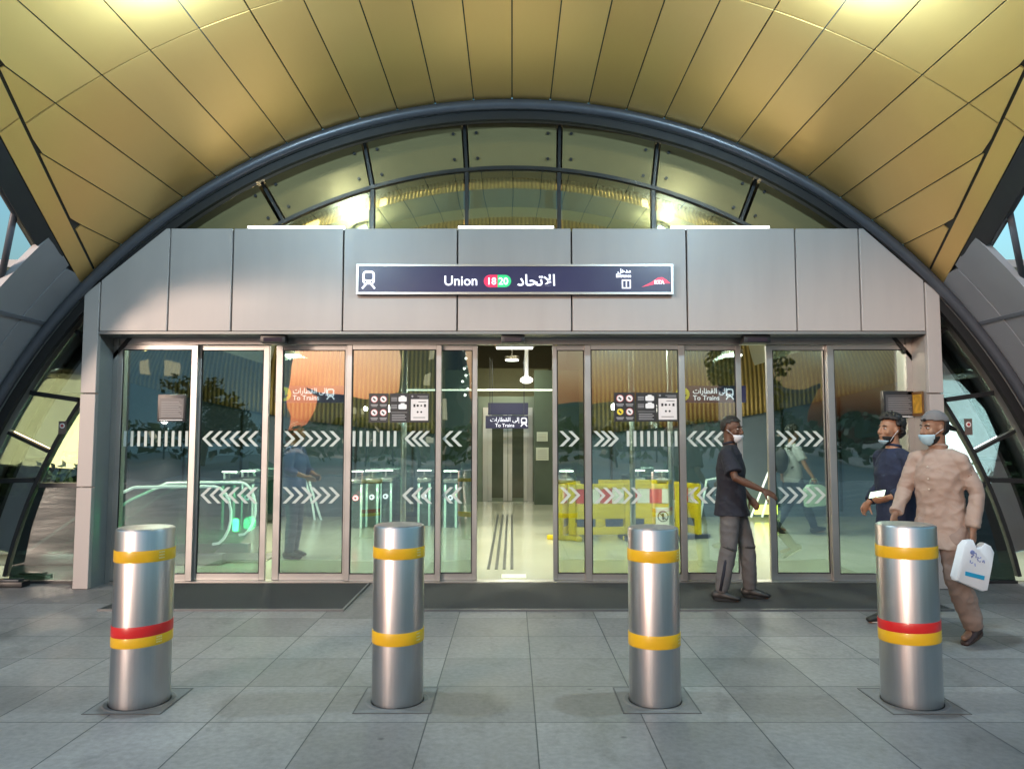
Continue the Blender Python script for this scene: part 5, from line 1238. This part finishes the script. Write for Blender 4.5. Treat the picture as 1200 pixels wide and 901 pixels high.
# bag in his left hand
wm = Matrix.Translation(loc) @ Matrix.Rotation(rz, 4, 'Z'); hp_ = wm @ (P['wrL'] + V(.0, .01, -.11))
BAGM = mat('bag_white_plastic', (.78, .8, .82), .4, vary=.03, bump=.25, bscale=18)
t = thing('shopping_bag', 'white plastic bag with blue print carried by the man in brown', 'bag', hp_, R(14))
m = MB(); prof = [(-.145, -.26), (-.13, -.285), (-.02, -.30), (.10, -.315), (.14, -.30), (.15, -.12), (.15, -.02), (.11, .02), (.06, .03), (.02, -.015), (-.01, -.02), (-.05, .03), (-.10, .015), (-.125, -.03)]
rng = random.Random(4); b_ = m.bm; rows_ = []
for q, (yy, sc) in enumerate(((-.034, .93), (-.026, 1.0), (0, 1.02), (.026, 1.0), (.034, .93))):
    rows_.append([b_.verts.new((x * sc + rng.uniform(-.003, .003), yy + rng.uniform(-.005, .005), (z + .14) * sc - .14)) for x, z in prof])
for a, b in zip(rows_, rows_[1:]):
    for i in range(len(prof)): b_.faces.new([a[i], b[i], b[(i + 1) % len(prof)], a[(i + 1) % len(prof)]])
b_.faces.new(rows_[0]); b_.faces.new(rows_[-1][::-1])
m.build('bag_body', BAGM, t, 'auto').rotation_euler = (0, R(14), 0)
m = MB(); m.prism([(-.085, -.235), (.085, -.235), (.085, -.205), (-.085, -.205)], -.041, -.036); m.build('blue_band', mat('bag_blue', (.02, .33, .55), .4), t).rotation_euler = (0, R(14), 0)
m = MB(); rng = random.Random(8)
m.prism([(x * 1, z) for x, z in disc(-.055, -.06, .016)], -.041, -.036)
for k_ in range(16):
    x, z = rng.uniform(-.06, .075), rng.uniform(-.165, -.06); m.bar((x, -.038, z), (x + rng.uniform(-.015, .015), -.038, z + rng.uniform(.006, .02)), .005, .004, (0, 1, 0))
m.build('scribble_print', mat('bag_print', (.2, .25, .5), .5, vary=.5, scale=60), t).rotation_euler = (0, R(14), 0)
# --- people inside
BLUES = mat('shirt_blue', (.045, .07, .17), .8, vary=.1); JEANS = mat('jeans', (.03, .05, .085), .8, vary=.15)
P = stand(skin=SK3, shoe=SHOEB, hair='short', head_yaw=R(15), knR=V(.03, -.1, .5), anR=V(.0, -.11, .085), knL=V(.0, .1, .5), anL=V(-.06, .12, .085),
          elR=V(.04, -.25, 1.14), wrR=V(.24, -.16, 1.06), curlR=30, elL=V(.04, .25, 1.14), wrL=V(.24, .14, 1.06), curlL=30,
          shirt=dict(name='shirt', mat=BLUES, hem=.84, sleeve=1.5, ease=.024, fold=.007), trousers=dict(mat=JEANS, ease=.016, fold=.006))
person('person in blue shirt and jeans standing behind the left door gap', V(-2.86, 9.95, .004), R(-12), P, .009)
GRYS = mat('shirt_pale_grey', (.26, .27, .29), .8, vary=.1); DRKT = mat('trousers_dark_blue', (.02, .03, .055), .8)
P = stand(skin=SK2, shoe=SHOEB, hair='full', head_yaw=R(10), knR=V(.15, -.09, .51), anR=V(.3, -.09, .11), pitchR=.2, knL=V(-.02, .1, .5), anL=V(-.26, .1, .12), pitchL=-.4,
          elR=V(.06, -.26, 1.15), wrR=V(.2, -.26, .93), curlR=50, elL=V(-.12, .25, 1.15), wrL=V(-.05, .27, .95), curlL=30,
          shirt=dict(name='shirt', mat=GRYS, hem=.84, sleeve=.8, ease=.022, fold=.006), trousers=dict(mat=DRKT, ease=.014, fold=.006))
bl = V(4.62, 12.42, .004); man = person('person in pale shirt walking right inside, behind the pane beside the half open door', bl, R(8), P, .01)
t = thing('backpack', 'dark backpack worn by the walking person inside', 'backpack', bl + V(-.2, -.03, 1.06), R(8))
m = MB(); m.ell((0, 0, .14), (.1, .15, .22)); m.ell((-.06, 0, .06), (.06, .11, .12)); remesh(m, 'pack', BLACKM, t, .012, 3)
for s in (-1, 1): MB().tube([(.06, s * .11, .33), (.2, s * .1, .38), (.32, s * .11, .3), (.31, s * .12, .12), (.1, s * .14, .02)], .014, 8).build('strap', BLACKM, t, True)
t = thing('carrier_bag', 'pale green carrier bag in the hand of the walking person inside', 'bag', bl + V(.24, -.25, .82), R(8))
m = MB(); m.prism([(-.16, -.36), (.17, -.34), (.19, -.05), (.1, .0), (-.1, .0), (-.18, -.08)], -.06, .06); m.bevel(.03, 2); m.build('bag_body', mat('bag_pale_green', (.38, .52, .42), .5), t, 'auto')
m = MB(); m.tube([(-.08, 0, 0), (-.05, 0, .09), (.05, 0, .09), (.08, 0, 0)], .006, 6); m.build('bag_handle', mat('bag_pale_green', (.38, .52, .42)), t, True)
